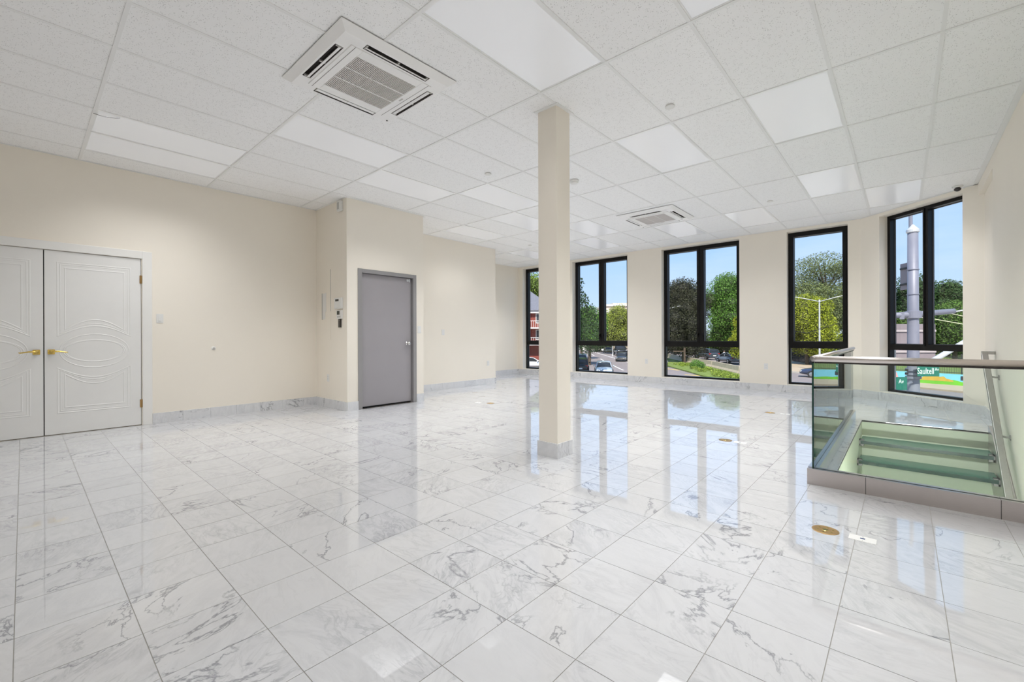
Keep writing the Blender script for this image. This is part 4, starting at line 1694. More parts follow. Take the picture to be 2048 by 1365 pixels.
# seen past the column and in the left pair window
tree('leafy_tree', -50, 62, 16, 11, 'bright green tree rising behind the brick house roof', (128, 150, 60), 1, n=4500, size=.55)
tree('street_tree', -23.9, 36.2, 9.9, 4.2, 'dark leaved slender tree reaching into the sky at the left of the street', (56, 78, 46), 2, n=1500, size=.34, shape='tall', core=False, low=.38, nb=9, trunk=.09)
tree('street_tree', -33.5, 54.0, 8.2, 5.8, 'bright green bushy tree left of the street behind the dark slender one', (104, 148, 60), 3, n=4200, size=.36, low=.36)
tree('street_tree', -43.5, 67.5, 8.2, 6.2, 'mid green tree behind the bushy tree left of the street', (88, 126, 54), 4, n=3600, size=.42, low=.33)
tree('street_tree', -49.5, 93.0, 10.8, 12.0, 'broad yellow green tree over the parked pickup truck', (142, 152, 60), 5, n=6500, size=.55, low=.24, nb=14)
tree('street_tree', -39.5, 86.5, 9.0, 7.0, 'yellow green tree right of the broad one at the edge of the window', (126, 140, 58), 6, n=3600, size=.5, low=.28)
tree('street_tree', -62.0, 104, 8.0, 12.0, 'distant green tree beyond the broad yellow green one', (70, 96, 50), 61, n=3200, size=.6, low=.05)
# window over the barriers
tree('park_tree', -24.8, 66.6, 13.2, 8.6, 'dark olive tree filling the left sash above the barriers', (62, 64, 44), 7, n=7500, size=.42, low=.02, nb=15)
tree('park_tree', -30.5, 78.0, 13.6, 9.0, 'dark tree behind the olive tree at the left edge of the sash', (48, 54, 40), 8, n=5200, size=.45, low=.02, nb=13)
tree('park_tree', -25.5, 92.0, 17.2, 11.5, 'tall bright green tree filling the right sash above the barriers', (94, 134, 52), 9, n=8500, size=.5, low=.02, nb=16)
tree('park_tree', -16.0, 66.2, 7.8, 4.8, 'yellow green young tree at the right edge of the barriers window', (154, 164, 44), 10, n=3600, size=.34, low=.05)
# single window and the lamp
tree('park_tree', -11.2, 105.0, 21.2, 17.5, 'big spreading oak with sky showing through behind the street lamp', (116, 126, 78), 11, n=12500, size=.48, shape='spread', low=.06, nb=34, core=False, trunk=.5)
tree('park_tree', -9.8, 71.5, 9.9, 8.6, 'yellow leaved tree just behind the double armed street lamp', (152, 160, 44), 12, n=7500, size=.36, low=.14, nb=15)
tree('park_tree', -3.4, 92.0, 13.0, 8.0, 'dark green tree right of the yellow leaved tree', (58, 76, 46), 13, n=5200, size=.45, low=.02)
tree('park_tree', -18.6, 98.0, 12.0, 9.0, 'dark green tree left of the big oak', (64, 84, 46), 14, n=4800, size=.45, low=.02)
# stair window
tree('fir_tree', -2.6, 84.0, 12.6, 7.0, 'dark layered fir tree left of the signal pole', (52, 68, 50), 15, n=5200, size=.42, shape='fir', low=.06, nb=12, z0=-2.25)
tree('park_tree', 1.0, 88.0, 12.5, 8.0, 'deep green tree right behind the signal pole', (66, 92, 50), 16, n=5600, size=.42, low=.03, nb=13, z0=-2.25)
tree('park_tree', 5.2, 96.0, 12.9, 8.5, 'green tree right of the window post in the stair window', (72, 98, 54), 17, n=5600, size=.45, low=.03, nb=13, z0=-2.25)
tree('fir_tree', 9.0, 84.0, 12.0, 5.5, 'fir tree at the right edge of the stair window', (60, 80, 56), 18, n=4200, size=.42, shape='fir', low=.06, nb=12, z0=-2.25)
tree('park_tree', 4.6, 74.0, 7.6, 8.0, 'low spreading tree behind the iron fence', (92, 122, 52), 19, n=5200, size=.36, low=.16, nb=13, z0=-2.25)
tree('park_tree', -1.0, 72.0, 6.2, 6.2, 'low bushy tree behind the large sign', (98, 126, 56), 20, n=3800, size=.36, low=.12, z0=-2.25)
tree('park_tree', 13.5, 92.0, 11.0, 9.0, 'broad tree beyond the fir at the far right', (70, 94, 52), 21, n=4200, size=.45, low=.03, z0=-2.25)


def hedge(name, a, b, h, w, n, c, seed, label):
    t = empty(name, (a[0], a[1], GZ), label=label, cat='hedge')
    A, Bv = Vector((0, 0, 0)), Vector((b[0] - a[0], b[1] - a[1], 0))
    k = max(3, int(Bv.length / w))
    r = random.Random(seed)
    blobs = []
    for q in range(k + 1):
        p = A.lerp(Bv, q / k)
        blobs.append((p.x, p.y, h * .5, w * r.uniform(.6, .8), w * r.uniform(.6, .8), h * r.uniform(.5, .62)))
    o = leaves('foliage', blobs, n * 2, .26, leafmat(name, c, .4), t, seed)
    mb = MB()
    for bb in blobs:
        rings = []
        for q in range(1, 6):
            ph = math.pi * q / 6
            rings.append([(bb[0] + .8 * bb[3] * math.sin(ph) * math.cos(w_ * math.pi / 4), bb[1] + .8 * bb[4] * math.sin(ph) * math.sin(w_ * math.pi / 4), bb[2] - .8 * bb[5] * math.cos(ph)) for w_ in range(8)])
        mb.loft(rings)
    o = mb.build('shaded_core', leafmat(name + '_inner', tuple(int(q * .6) for q in c), .1)[1], t)  # shade within the hedge painted as a darker leaf colour
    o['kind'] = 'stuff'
    return t


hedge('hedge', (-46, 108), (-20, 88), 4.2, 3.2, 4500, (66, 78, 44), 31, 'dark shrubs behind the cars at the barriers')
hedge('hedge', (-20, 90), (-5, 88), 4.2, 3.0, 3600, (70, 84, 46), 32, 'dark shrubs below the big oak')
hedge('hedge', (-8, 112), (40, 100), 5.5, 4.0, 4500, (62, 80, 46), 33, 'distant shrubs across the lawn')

# weeds on the verge
t = empty('weeds', (-17, 55, GZ + .14), label='green weeds growing on the verge in front of the barriers', cat='weeds', kind='stuff')
bl = []
r_ = random.Random(5)
for k in range(60):
    u = r_.random()
    ax, ay = (-23.6 + u * 11.8, 60.2 - u * 17.5)
    off = r_.uniform(.0, 1.7) * (1.0 if u < .85 else .8)
    px_, py_ = ax + off * .80, ay + off * .58
    s = r_.uniform(.18, .42)
    bl.append((px_ + 17, py_ - 55, .10, s * 1.3, s * 1.3, s * .8))
leaves('leaves', bl, 14000, .11, leafmat('weed', (136, 154, 60), .38), t, 35)
t = empty('shrub', (-18.6, 54.0, GZ + .14), label='round green shrub on the verge by the dark post', cat='shrub')
leaves('foliage', [(0, 0, .5, .7, .7, .6), (.5, .3, .4, .5, .5, .45)], 2600, .10, leafmat('shrub', (92, 134, 50), .35), t, 36)

# ---- barriers
def barrier(p0, p1, label):
    p0, p1 = Vector((p0[0], p0[1], 0)), Vector((p1[0], p1[1], 0))
    d = (p1 - p0).normalized()
    n = Vector((-d.y, d.x, 0))
    prof = [(-.30, 0), (.30, 0), (.30, .08), (.16, .32), (.09, .80), (-.09, .80), (-.16, .32), (-.30, .08)]
    mb = MB().prism(prof, lambda u, v, t_: tuple(n * u + d * t_ + Vector((0, 0, v))), 0, (p1 - p0).length)
    o = mb.build('concrete_barrier', X['barrier'], bevel=.02)
    o.location = (p0.x, p0.y, GZ + .1)
    return tag(o, label, 'barrier', 'concrete traffic barriers in a row')


bp_ = [(-37.0, 85.5), (-30.4, 76.0), (-24.3, 67.0), (-18.1, 58.6), (-12.7, 50.0), (-7.8, 42.4)]
bl_ = ['farthest concrete barrier of the row', 'concrete barrier behind the dark post', 'concrete barrier in front of the dark sport utility car', 'concrete barrier in front of the silver blue sedan', 'nearest concrete barrier of the row']
for k in range(5):
    a, b = Vector(bp_[k]), Vector(bp_[k + 1])
    d = (b - a).normalized() * .06
    barrier(a + d, b - d, bl_[k])
mb = MB().box(-.12, .12, -.10, .10, 0, 2.3)
mb.box(-1.6, .1, -.03, .03, 1.72, 1.86)
o = mb.build('wooden_post', X['bark'])
o.location = (-23.6, 63.8, GZ + .1)
o.rotation_euler.z = .7
tag(o, 'dark post with a cross board on the verge', 'post')

# ---- cars
def car(loc, rz, paint, label, kind='sedan', sc=1.0, parked='cars parked and waiting in the street'):
    t = empty('car', (loc[0], loc[1], GZ), rz, label=label, cat='car', group=parked)
    t.scale = (sc, sc, sc)
    L = 4.7
    if kind == 'sedan':
        body = [(-2.34, .42, .78, .70), (-2.28, .30, .95, .84), (-1.75, .24, 1.00, .90), (-.9, .22, .98, .91), (.6, .22, .95, .91), (1.2, .22, .92, .90), (1.8, .24, .84, .87), (2.2, .30, .74, .80), (2.34, .42, .62, .66)]
        roof = [(-1.85, .98, .99, .78), (-1.25, .97, 1.34, .68), (-.7, .96, 1.44, .66), (.0, .95, 1.46, .66), (.45, .95, 1.40, .67), (1.20, .92, .94, .78)]
    elif kind == 'suv':
        body = [(-2.34, .45, 1.00, .74), (-2.28, .34, 1.12, .88), (-1.6, .30, 1.14, .93), (-.6, .28, 1.12, .93), (.7, .28, 1.09, .93), (1.3, .28, 1.06, .92), (1.9, .30, 1.00, .90), (2.25, .34, .90, .84), (2.36, .46, .72, .72)]
        roof = [(-2.25, 1.10, 1.14, .82), (-1.95, 1.10, 1.66, .72), (-1.0, 1.10, 1.76, .71), (.0, 1.08, 1.76, .71), (.45, 1.08, 1.68, .72), (1.20, 1.05, 1.07, .82)]
    else:                                    # pickup truck
        body = [(-2.75, .55, 1.05, .80), (-2.70, .45, 1.12, .92), (-1.2, .42, 1.12, .95), (.2, .42, 1.14, .95), (1.3, .42, 1.16, .95), (1.9, .44, 1.14, .94), (2.45, .46, 1.06, .90), (2.60, .55, .90, .80)]
        roof = [(-.85, 1.12, 1.16, .84), (-.70, 1.12, 1.80, .76), (.0, 1.12, 1.90, .75), (.45, 1.12, 1.86, .75), (1.25, 1.12, 1.17, .84)]

    def ring(x, z0, z1, w, n=16, p=3.2):
        zc, hh = (z0 + z1) / 2, max(.004, (z1 - z0) / 2)
        out = []
        for q in range(n):
            a = 2 * math.pi * (q + .5) / n
            ca, sa = math.cos(a), math.sin(a)
            out.append((x, w * math.copysign(abs(ca) ** (2 / p), ca), zc + hh * math.copysign(abs(sa) ** (2 / p), sa)))
        return out
    MB().loft([ring(*s) for s in body]).build('body', paint, t, smooth=True)
    MB().loft([ring(x, z0 - .06, z1 - .035, w) for x, z0, z1, w in roof]).build('window', X['carglass'], t, smooth=True)
    # painted roof skin and pillars over the dark glasshouse
    mid = [s for s in roof if s[2] - s[1] > .30]
    rf = MB()
    rf.loft([ring(x, z1 - .09, z1, w * .98, p=4) for x, z0, z1, w in mid])
    for sgn in (-1, 1):
        a, b = roof[0], mid[0]
        rf.bar((a[0], sgn * a[3] * .97, a[2] - .02), (b[0], sgn * b[3] * .96, b[2] - .05), .10, .07)
        a, b = roof[-1], mid[-1]
        rf.bar((a[0], sgn * a[3] * .97, a[2] - .02), (b[0], sgn * b[3] * .96, b[2] - .05), .07, .06)
        m_ = mid[len(mid) // 2]
        rf.bar((m_[0] - .15, sgn * (m_[3] + .10), m_[1] - .02), (m_[0] - .2, sgn * m_[3] * .99, m_[2] - .06), .09, .05)
    rf.build('roof', paint, t)
    wb = 1.38 if kind != 'pickup' else 1.62
    wr = .33 if kind == 'sedan' else .38
    for sx in (-wb, wb):
        for sy in (-1, 1):
            w = MB().lathe([(wr * .62, .10), (wr * .92, .11), (wr, .08), (wr, -.08), (wr * .92, -.11), (wr * .62, -.10)], (sx, sy * .84, wr), axis='y', n=20).build('wheel', X['black'], t)
            MB().lathe([(0, .112), (wr * .30, .115), (wr * .60, .100), (wr * .62, .085), (0, .06)] if sy > 0 else [(0, -.112), (wr * .30, -.115), (wr * .60, -.100), (wr * .62, -.085), (0, -.06)], (sx, sy * .84, wr), axis='y', n=16).build('hub', X['hub'], w)
    zf = body[-2][2]
    zr_ = body[1][2]
    xf, xr = body[-2][0], body[1][0]
    for sy in (-1, 1):
        MB().box(xf - .10, xf + .09, sy * .50, sy * .76, zf - .22, zf - .08).build('headlamp', X['lamp_white'], t, bevel=.03)
        MB().box(xr - .04, xr + .16, sy * .46, sy * .83, zr_ - .28, zr_ - .08).build('tail_lamp', X['lamp_red'], t, bevel=.03)
        mr_ = roof[-1]
        MB().box(mr_[0] - .42, mr_[0] - .24, sy * .92, sy * 1.08, mr_[1] + .02, mr_[1] + .16).build('mirror', paint, t, bevel=.03)
    MB().box(xf + .02, xf + .12, -.46, .46, zf - .36, zf - .20).build('grille', X['hub'] if kind == 'pickup' else X['black'], t, bevel=.02)
    MB().box(xf + .04, xf + .16, -.78, .78, .36, .48).build('front_bumper', X['hub'] if kind == 'pickup' else paint, t, bevel=.04)
    MB().box(xr - .10, xr - .02, -.78, .78, .40, .52).build('rear_bumper', paint, t, bevel=.04)
    MB().box(xr - .065, xr - .045, -.24, .24, .62, .74).build('number_plate', X['sign_white'], t)
    return t


P_blue = paint_car('paint_navy', rgb(46, 56, 82))
P_silver = paint_car('paint_silver_blue', rgb(118, 128, 142))
P_dark = paint_car('paint_graphite', rgb(66, 72, 80))
P_black = paint_car('paint_black', rgb(22, 22, 26))
P_white = paint_car('paint_white', rgb(230, 230, 232))
P_grey = paint_car('paint_grey', rgb(170, 180, 188))
P_tan = paint_car('paint_tan', rgb(176, 152, 112))
HS = math.atan2(47, -36)          # along the street, away from the house
car((-19.5, 70.7), HS + .10, P_silver, 'silver blue sedan behind the concrete barriers', 'sedan', 1.10)
car((-25.6, 79.6), HS + .16, P_dark, 'dark grey sport utility car ahead of the silver sedan', 'suv', 1.10)
car((-5.35, 51.9), math.pi + .10, P_blue, 'navy blue car at the kerb behind the glass railing')
car((-34.6, 66.0), HS + math.pi - .25, P_black, 'black sedan parked right of the pickup truck', 'sedan')
car((-45.6, 86.0), HS + math.pi, P_black, 'dark pickup truck with chrome grille parked facing the viewer', 'pickup', 1.2)
car((-55.0, 97.5), HS + math.pi, P_tan, 'tan sedan parked beyond the pickup truck')
car((-60.0, 104.0), HS + math.pi, P_white, 'white sedan parked beyond the tan one')
car((-23.9, 41.4), HS + math.pi - .1, P_grey, 'pale grey car nearest the left pair window facing the viewer')
car((-26.8, 41.4), HS - .1, P_black, 'black sport utility car with red tail lamps beside the pale grey car', 'suv')
car((-37.0, 57.5), HS - .1, P_white, 'white sedan ahead of the black sport utility car')
car((-44.5, 94.0), HS + math.pi + .2, P_black, 'black car half hidden under the broad yellow green tree', 'suv')
car((-35.7, 43.4), TH, P_white, 'white car by the low wall of the brick house')

# ---- lamps, poles, cables
def lamp_post(x, y, h, arms, label, r=.10, ang_=0.0, up=.75):
    t = empty('street_lamp', (x, y, GZ), ang_, label=label, cat='street lamp')
    MB().lathe([(r * 2.2, 0), (r * 2.2, .12), (r * 1.4, .5), (r, .6), (r * .7, h)], n=14).build('pole', X['galv'], t, smooth=False)
    MB().lathe([(r * 1.0, h - .12), (r * 1.1, h), (r * .6, h + .16), (0, h + .2)], n=12).build('cap', X['galv'], t)
    for s, ln in arms:
        a = MB().tube([(0, 0, h - .05), (s * ln * .5, 0, h + up * .48), (s * ln * .85, 0, h + up * .80), (s * ln, 0, h + up * .84)], [.05, .042, .036, .034], 8).build('arm', X['galv'], t, smooth=True)
        MB().loft([[(s * (ln + u), w * c, h + up * .84 + z + .03 * q) for c, q in ((-1, 0), (-.6, 1), (.6, 1), (1, 0), (.6, -1), (-.6, -1))] for u, w, z in ((-.05, .05, 0), (.15, .14, .01), (.55, .15, .01), (.75, .05, 0))]).build('lamp_head', X['galv'], a)
    return t


lamp_post(-6.92, 58.9, 7.9, ((-1, 2.9), (1, 2.9)), 'pale double armed street lamp in front of the yellow leaved tree', ang_=TH * .35)
lamp_post(-26.3, 64.0, 8.2, ((1, 2.6),), 'single armed street lamp seen before the dark olive tree', ang_=TH * .5, up=.5)
lamp_post(-44.2, 80.2, 2.8, (), 'short pale post beside the parked pickup truck', r=.08)


def cable(name, pts, r, mat, label):
    return tag(MB().tube(pts, r, 6).build(name, mat), label, 'cable')


cable('overhead_cable', [(-10.3, 54.2, -1.3 + 3.1), (-7.2, 52.6, 1.35), (-4.6, 51.2, 2.25)], .022, X['wire'], 'black overhead cable crossing in front of the yellow leaved tree')
cable('overhead_cable', [(-22.0, 59.5, -1.15), (-16.5, 57.5, -.75), (-10.6, 55.0, .15)], .02, X['wire'], 'black overhead cable above the parked cars at the barriers')

# signal pole by the corner
t = empty('signal_pole', (.245, 19.665, GZ), label='thick grey signal pole with mast arm outside the stair window', cat='signal pole')
Z = lambda z: z - GZ
MB().lathe([(.20, 0), (.20, Z(-1.6)), (.168, Z(-1.5)), (.150, Z(1.6)), (.138, Z(4.52))], n=40).build('shaft', X['pole_grey'], t, smooth=True)
MB().lathe([(.138, Z(4.46)), (.172, Z(4.48)), (.172, Z(4.56)), (.11, Z(4.63)), (.02, Z(4.74)), (0, Z(4.74))], n=24).build('cap', X['galv'], t)
for z in (3.24, 2.42):
    MB().lathe([(.152, Z(z - .012)), (.166, Z(z - .012)), (.166, Z(z + .012)), (.152, Z(z + .012))], n=24).build('band', X['pole_grey'], t)
mb = MB()
for z in (-.06, -.20, -.32):
    mb.lathe([(.16, Z(z - .05)), (.205, Z(z - .05)), (.205, Z(z + .03)), (.16, Z(z + .03))], n=24)
cr, cf = math.cos(TH), math.sin(TH)
mb.build('collar', X['pole_grey'], t)
for s in (-1, 1):
    mb = MB()
    for dz in (-.02, -.14):
        mb.bar((cr * s * .19, cf * s * .19, Z(-.06 + dz)), (cr * s * .25, cf * s * .25, Z(-.06 + dz)), .07, .06)
    mb.build('clamp_bolt', X['black'], t)
arm_d = Vector((.80, .60, 0)).normalized()
MB().tube([(-arm_d * 1.6 + Vector((0, -.0, Z(1.70)))), (arm_d * .0 + Vector((0, 0, Z(1.75)))), (arm_d * 1.25 + Vector((0, 0, Z(1.86))))], [.085, .10, .085], 14).build('mast_arm', X['pole_grey'], t, smooth=True)
MB().tube([arm_d * 1.05 + Vector((0, 0, Z(1.80))), arm_d * 1.62 + Vector((0, 0, Z(1.90)))], .022, 8).build('arm_rod', X['galv'], t)
mb = MB().lathe([(.15, Z(1.62)), (.215, Z(1.64)), (.215, Z(1.86)), (.15, Z(1.88))], n=24)
mb.bar((-arm_d * .34 + Vector((0, 0, Z(1.60)))), (-arm_d * .34 + Vector((0, 0, Z(1.84)))), .12, .24, up=(0, 1, 0))
mb.build('arm_clamp', X['pole_grey'], t)
tag(MB().tube([(.20, 20.3, GZ), (.20, 20.3, 6.2)], .055, 10).build('thin_pole', X['pole_grey']), 'thin pole rising behind the grey signal pole', 'pole')
# small sign strapped to the pole, seen from behind
t = empty('pole_sign', (.245, 19.665, 0), math.radians(120), label='small grey sign plate strapped to the signal pole seen from its back', cat='sign')
MB().box(.27, .62, -.012, .012, 2.62, 3.52).build('plate', X['sign_back'], t, bevel=.01)
mb = MB()
for z in (2.80, 3.34):
    mb.box(.08, .58, .012, .045, z - .03, z + .03)
mb.build('bracket', X['black'], t)


def street_sign(loc, rz, w, h, parts, label):
    t = empty('street_sign', loc, rz, label=label, cat='street sign')
    MB().box(-w / 2, w / 2, 0, .014, -h / 2, h / 2).build('plate', X['sign_green'], t, bevel=.006)
    for s, sz, x, z, sx in parts:
        text('lettering', s, sz, X['sign_white'], t, Matrix.Translation((x, -.002, z)) @ Matrix.Rotation(math.pi / 2, 4, 'X'), .001, sx=sx)
    return t


v = Vector((cr, cf, 0))
street_sign((.60, 19.42, -.04), TH - .12, .64, .44, [('Saultell', .28, -.08, -.055, .62), ('Av', .14, .245, .01, .75)], 'green street sign reading Saultell Av right of the signal pole')
street_sign((-.17, 18.72, -.49), TH + .03, .72, .42, [('Av', .19, .16, .07, .8)], 'green street sign ending in Av left of the signal pole')
mb = MB().tube([(.245, 19.665, -.04), (.46, 19.60, -.04)], .03, 8)
tag(mb.build('sign_bracket', X['pole_grey']), 'grey bracket that holds the right green street sign', 'bracket')
mb = MB().tube([(.245, 19.665, -.49), (.10, 18.98, -.49)], .03, 8)
tag(mb.build('sign_bracket', X['pole_grey']), 'grey bracket that holds the left green street sign', 'bracket')

# back of a large sign
t = empty('large_sign', (.30, 25.74, GZ), TH + .02, label='back of a large grey road sign with ribs behind the signal pole', cat='sign')
MB().box(-1.9, 1.0, -.02, .02, Z(-.18), Z(1.56)).build('panel', X['sign_back'], t, bevel=.01)
for z in (.02, .36, 1.26):
    MB().box(-1.88, .99, -.07, -.02, Z(z - .045), Z(z + .045)).build('rib', X['sign_rib'], t, bevel=.008)
for x in (0.02,):
    MB().box(x - .08, x + .08, .02, .14, 0, Z(1.5)).build('post', X['galv'], t)
# slanting pale pipe and guy wires
tag(MB().tube([(.30, 19.72, -.12), (.39, 19.93, -.055), (1.535, 21.76, .785), (2.1, 22.66, 1.20)], .085, 12).build('slanting_pipe', X['galv'], smooth=True), 'pale slanting pipe rising from the signal pole', 'pipe')
cable('guy_wire', [(.45, 20.1, 1.66), (.76, 20.81, 1.63), (1.46, 21.43, 1.46), (3, 22.8, 1.1)], .012, X['wire_pale'], 'lower pale wire right of the signal pole')
cable('guy_wire', [(1.0, 20.5, 1.84), (2.2, 21.6, 1.50), (3.4, 22.8, 1.1)], .010, X['wire_pale'], 'upper pale wire hanging from the mast arm')

# painted low wall with fence
A0 = Vector((-3.4, 51.35, 0))
A1 = Vector((12.6, 45.5, 0))
dm = (A1 - A0).normalized()
nm = Vector((dm.y, -dm.x, 0))
wl_ = (A1 - A0).length
t = empty('painted_wall', (A0.x, A0.y, GZ), math.atan2(dm.y, dm.x), label='low wall painted with blue sky and green hills by the pavement', cat='wall')
MB().box(0, wl_, 0, .25, 0, .98).build('wall_body', X['mural_blue'], t)
hill = [(0, .10)] + [(wl_ * k / 40, .42 + .10 * math.sin(k * .55) + .05 * math.sin(k * 1.7)) for k in range(41)] + [(wl_, .10)]
MB().prism(hill, lambda u, vv, w: (u, -w, vv), 0.001, .006).build('painted_hills', X['mural_green'], t)
for x, w, h in ((5.6, 2.3, .42), (1.4, 1.1, .36), (10.5, 1.8, .34)):
    mo = [(x - w / 2, .38)] + [(x - w / 2 + w * k / 12, .46 + h * math.sin(math.pi * k / 12) * (.8 + .25 * math.sin(k * 2.3))) for k in range(13)] + [(x + w / 2, .38)]
    MB().prism(mo, lambda u, vv, q: (u, -q, vv), .007, .010).build('painted_rock', X['mural_orange'], t)
for x, w, h in ((-.2, 0, 0), (2.6, .7, .5)):
    if w:
        MB().prism([(x, .4), (x + w, .4), (x + w * .8, .4 + h), (x + w * .2, .4 + h * .8)], lambda u, vv, q: (u, -q, vv), .007, .010).build('painted_flower', X['mural_pink'], t)
tag(MB().box(-.15, .15, -.03, 0, -.16, .16).build('wall_plaque', X['win_dark']), 'small dark plaque on the painted wall', 'plaque')
bpy.data.objects['wall_plaque'].location = tuple(A0 + dm * 7.35 + nm * .012 + Vector((0, 0, GZ + .70)))
bpy.data.objects['wall_plaque'].rotation_euler.z = math.atan2(dm.y, dm.x)
t = empty('iron_fence', (A0.x, A0.y, GZ + .98), math.atan2(dm.y, dm.x), label='dark iron picket fence on top of the painted wall', cat='fence')
pk = None
for k in range(int(wl_ / .14)):
    if pk is None:
        pk = MB().box(-.007, .007, .11, .124, 0, 1.45).build('picket', X['fence'], t)
        o = pk
    else:
        o = pk.copy()
        C.objects.link(o)
    o.location = (.05 + k * .14, 0, 0)
for k in range(int(wl_ / 2.4) + 1):
    MB().box(k * 2.4 - .035, k * 2.4 + .035, .09, .155, 0, 1.6).build('post', X['fence'], t)
for z in (.12, 1.34):
    MB().box(0, wl_, .105, .140, z - .02, z + .02).build('rail', X['fence'], t)
# fence along the far pavement, behind the blue car
B0, B1 = Vector((-15.0, 85.0, 0)), Vector((-4.0, 60.0, 0))
db = (B1 - B0).normalized()
t = empty('dark_fence', (B0.x, B0.y, GZ + .1), math.atan2(db.y, db.x), label='dark fence along the pavement under the yellow leaved tree', cat='fence')
for k in range(46):
    if k == 0:
        pk = MB().box(-.03, .03, -.02, .02, 0, 1.5).build('picket', X['fence'], t)
        o = pk
    else:
        o = pk.copy()
        C.objects.link(o)
    o.location = (k * .6, 0, 0)
for z in (.1, .75, 1.4):
    MB().box(0, 27.3, -.02, .02, z - .04, z + .04).build('rail', X['fence'], t)
MB().box(0, 27.3, .03, .05, .05, 1.35).build('screen', X['win_dark'], t)

# ---- buildings
def flat_window(parent, x0, x1, y, z0, z1, face=-1):
    f = MB()
    f.box(x0 - .10, x1 + .10, y, y + face * .06, z0 - .10, z0)
    f.box(x0 - .10, x1 + .10, y, y + face * .06, z1, z1 + .10)
    f.box(x0 - .10, x0, y, y + face * .06, z0, z1)
    f.box(x1, x1 + .10, y, y + face * .06, z0, z1)
    f.box((x0 + x1) / 2 - .04, (x0 + x1) / 2 + .04, y, y + face * .05, z0, z1)
    w = f.build('window', X['cream_trim'], parent)
    MB().box(x0, x1, y, y + face * .02, z0, z1).build('pane', X['win_dark'], w)


t = empty('brick_house', (-40.6, 46.2, GZ), TH * .95, label='red brick house with grey shingle roof and balconies', cat='house')
MB().box(-7, 5, 0, 9, 0, 7.6).build('brick_walls', X['brick'], t)
MB().box(-7.6, 5.6, -.5, 9.5, 7.35, 7.75).build('eaves', X['cream_trim'], t)
rf = MB()
k0 = len(rf.v)
rf.v += [(-7.8, -.7, 7.75), (5.8, -.7, 7.75), (5.8, 9.7, 7.75), (-7.8, 9.7, 7.75), (-4.0, 4.5, 11.0), (2.0, 4.5, 11.0)]
for f in ((0, 1, 5, 4), (1, 2, 5), (2, 3, 4, 5), (3, 0, 4), (0, 3, 2, 1)):
    rf.face([k0 + q for q in f])
rf.build('roof', X['shingle'], t)
for z in (3.0, 5.3):
    for x in (-5.6, -2.6, .3, 2.9):
        flat_window(t, x, x + 1.3, -.01, z + .75, z + 1.95)
    MB().box(-6.6, 4.6, -1.3, 0, z - .12, z + .08).build('balcony_slab', X['cream_trim'], t)
    b = MB()
    b.box(-6.6, 4.6, -1.28, -1.22, z + .92, z + 1.0)
    rl_ = b.build('balcony_rail', X['cream_trim'], t)
    for k in range(38):
        MB().box(-6.55 + k * .3, -6.50 + k * .3, -1.27, -1.23, z + .08, z + .92).build('baluster', X['cream_trim'], rl_) if k % 1 == 0 else None
MB().box(-8.5, 6.5, -3.6, -3.3, 0, .75).build('garden_wall', X['pale_wall'], t)
flat_window(t, -3.2, -1.6, -.01, .9, 2.2)

t = empty('white_building', (-68.5, 116.5, GZ), TH, label='pale building with a sloped roof far up the street', cat='building')
MB().box(-6, 3.4, 0, 10, 0, 10.2).build('walls', X['pale_wall'], t)
MB().prism([(-6.4, 10.2), (3.8, 10.2), (3.8, 11.0), (2.2, 12.6), (-1, 11.2)], lambda u, vv, w: (u, w, vv), -.4, 10.4).build('roof', X['pale_wall'], t)
for z in (4.5, 7.5):
    for x in (-4.5, -1.5, 1.2):
        flat_window(t, x, x + 1.3, -.01, z, z + 1.4)
t = empty('tan_building', (-69, 131.0, GZ), TH, label='long flat roofed tan building above the broad yellow green tree', cat='building')
MB().box(-5, 22, 0, 16, 0, 14.0).build('walls', X['tan_wall'], t)
MB().box(-5.4, 22.4, -.4, 16.4, 14.0, 14.6).build('parapet', X['pale_wall'], t)
MB().box(-2, 4, 3, 8, 14.6, 15.3).build('roof_plant', X['tan_wall'], t)
for k in range(8):
    flat_window(t, -3.5 + k * 3.2, -1.6 + k * 3.2, -.01, 11.4, 13.0)

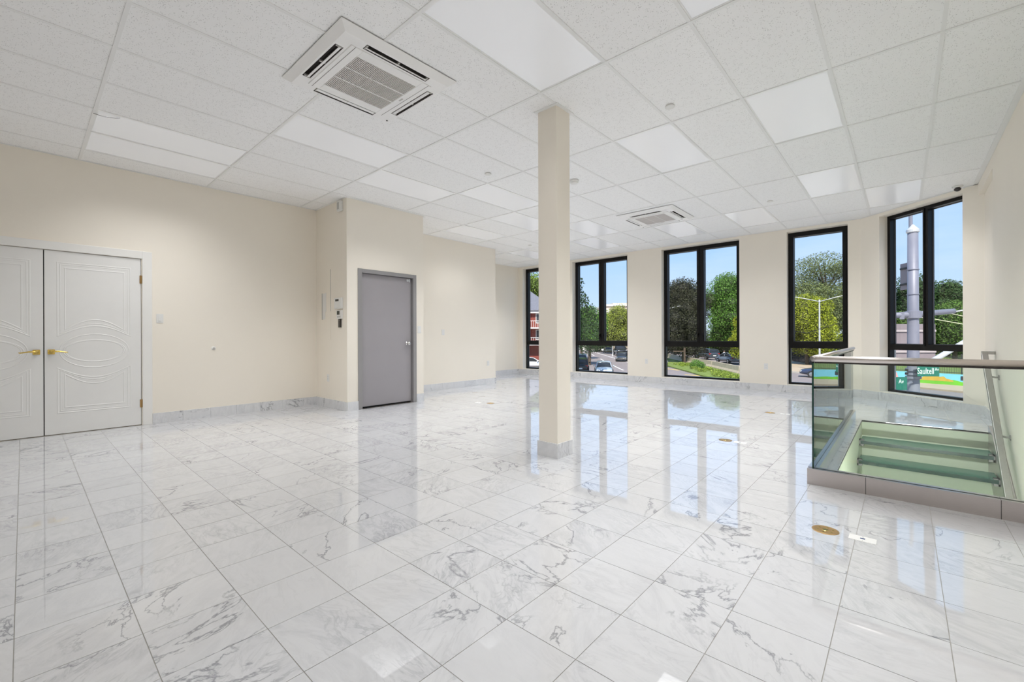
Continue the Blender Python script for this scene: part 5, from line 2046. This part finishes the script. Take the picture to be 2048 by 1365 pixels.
# ---- the passer-by behind the sedan
def person(loc, rz, label):
    t = empty('person', loc, rz, label=label, cat='person')
    V = [((0, 0, .95), .135), ((0, 0, 1.15), .13), ((0, .01, 1.33), .155), ((0, .01, 1.45), .11), ((0, .01, 1.52), .055), ((0, 0, 1.60), .085), ((0, 0, 1.72), .085),
         ((.17, .01, 1.41), .06), ((.23, .02, 1.16), .045), ((.22, -.08, .94), .035), ((.215, -.11, .85), .035),
         ((-.17, .01, 1.41), .06), ((-.23, .02, 1.16), .045), ((-.22, -.08, .94), .035), ((-.215, -.11, .85), .035),
         ((.09, 0, .86), .095), ((.10, -.02, .50), .065), ((.10, .02, .10), .045), ((.10, -.14, .04), .04),
         ((-.09, 0, .86), .095), ((-.10, .05, .50), .065), ((-.10, .12, .10), .045), ((-.10, -.03, .04), .04)]
    E = [(0, 1), (1, 2), (2, 3), (3, 4), (4, 5), (5, 6), (3, 7), (7, 8), (8, 9), (9, 10), (3, 11), (11, 12), (12, 13), (13, 14), (0, 15), (15, 16), (16, 17), (17, 18), (0, 19), (19, 20), (20, 21), (21, 22)]
    me = bpy.data.meshes.new('body')
    me.from_pydata([v_[0] for v_ in V], E, [])
    for m in (X['skin'], X['shirt'], X['trousers']):
        me.materials.append(m)
    o = bpy.data.objects.new('body', me)
    C.objects.link(o)
    sk = o.modifiers.new('skin', 'SKIN')
    for k, v_ in enumerate(V):
        me.skin_vertices[0].data[k].radius = (v_[1], v_[1] * .9)
        me.skin_vertices[0].data[k].use_root = (k == 0)
    su = o.modifiers.new('sub', 'SUBSURF')
    su.levels = su.render_levels = 2
    dg = bpy.context.evaluated_depsgraph_get()
    m2 = bpy.data.meshes.new_from_object(o.evaluated_get(dg))
    bpy.data.objects.remove(o)
    m2.materials.clear()
    for m in (X['skin'], X['shirt'], X['trousers']):
        m2.materials.append(m)
    for p in m2.polygons:
        z = p.center.z
        ax = abs(p.center.x)
        p.material_index = 2 if (z < .95 and ax < .19) else 1 if (z < 1.50 and not (ax > .17 and z < 1.10)) else 0
        p.use_smooth = True
    o = bpy.data.objects.new('body', m2)
    C.objects.link(o)
    o.parent = t
    MB().lathe([(0, 1.835), (.06, 1.825), (.098, 1.78), (.104, 1.72), (.098, 1.68), (.08, 1.68)], (0, .012, 0), n=14).build('hair', X['hair'], t, smooth=True)
    return t


person((-21.6, 75.6, GZ), 2.4, 'person in a white shirt and dark trousers walking behind the silver sedan')


# small twin pieces (screws, slots, pivots, seams) become parts of their own
def own_parts(names):
    for o in [q for q in C.objects if q.type == 'MESH' and q.name.split('.')[0] in names]:
        bm = bmesh.new()
        bm.from_mesh(o.data)
        seen, isl = set(), []
        for v in bm.verts:
            if v in seen:
                continue
            st_, comp = [v], []
            seen.add(v)
            while st_:
                a = st_.pop()
                comp.append(a.index)
                for e_ in a.link_edges:
                    b = e_.other_vert(a)
                    if b not in seen:
                        seen.add(b)
                        st_.append(b)
            isl.append(set(comp))
        if len(isl) > 1:
            src = o.data
            co = [tuple(v.co) for v in src.vertices]
            for k, comp in enumerate(isl):
                fs = [tuple(p.vertices) for p in src.polygons if p.vertices[0] in comp]
                idx = {q: n for n, q in enumerate(sorted(comp))}
                me = bpy.data.meshes.new(o.name)
                me.from_pydata([co[q] for q in sorted(comp)], [], [tuple(idx[q] for q in f) for f in fs])
                for m in src.materials:
                    me.materials.append(m)
                if k == 0:
                    o.data = me
                else:
                    c = o.copy()
                    c.data = me
                    C.objects.link(c)
        bm.free()


own_parts({'pivot', 'panel_seam', 'screw', 'slot', 'shoe_joint', 'receptacle', 'cap_screw', 'top_contact', 'bracket'})
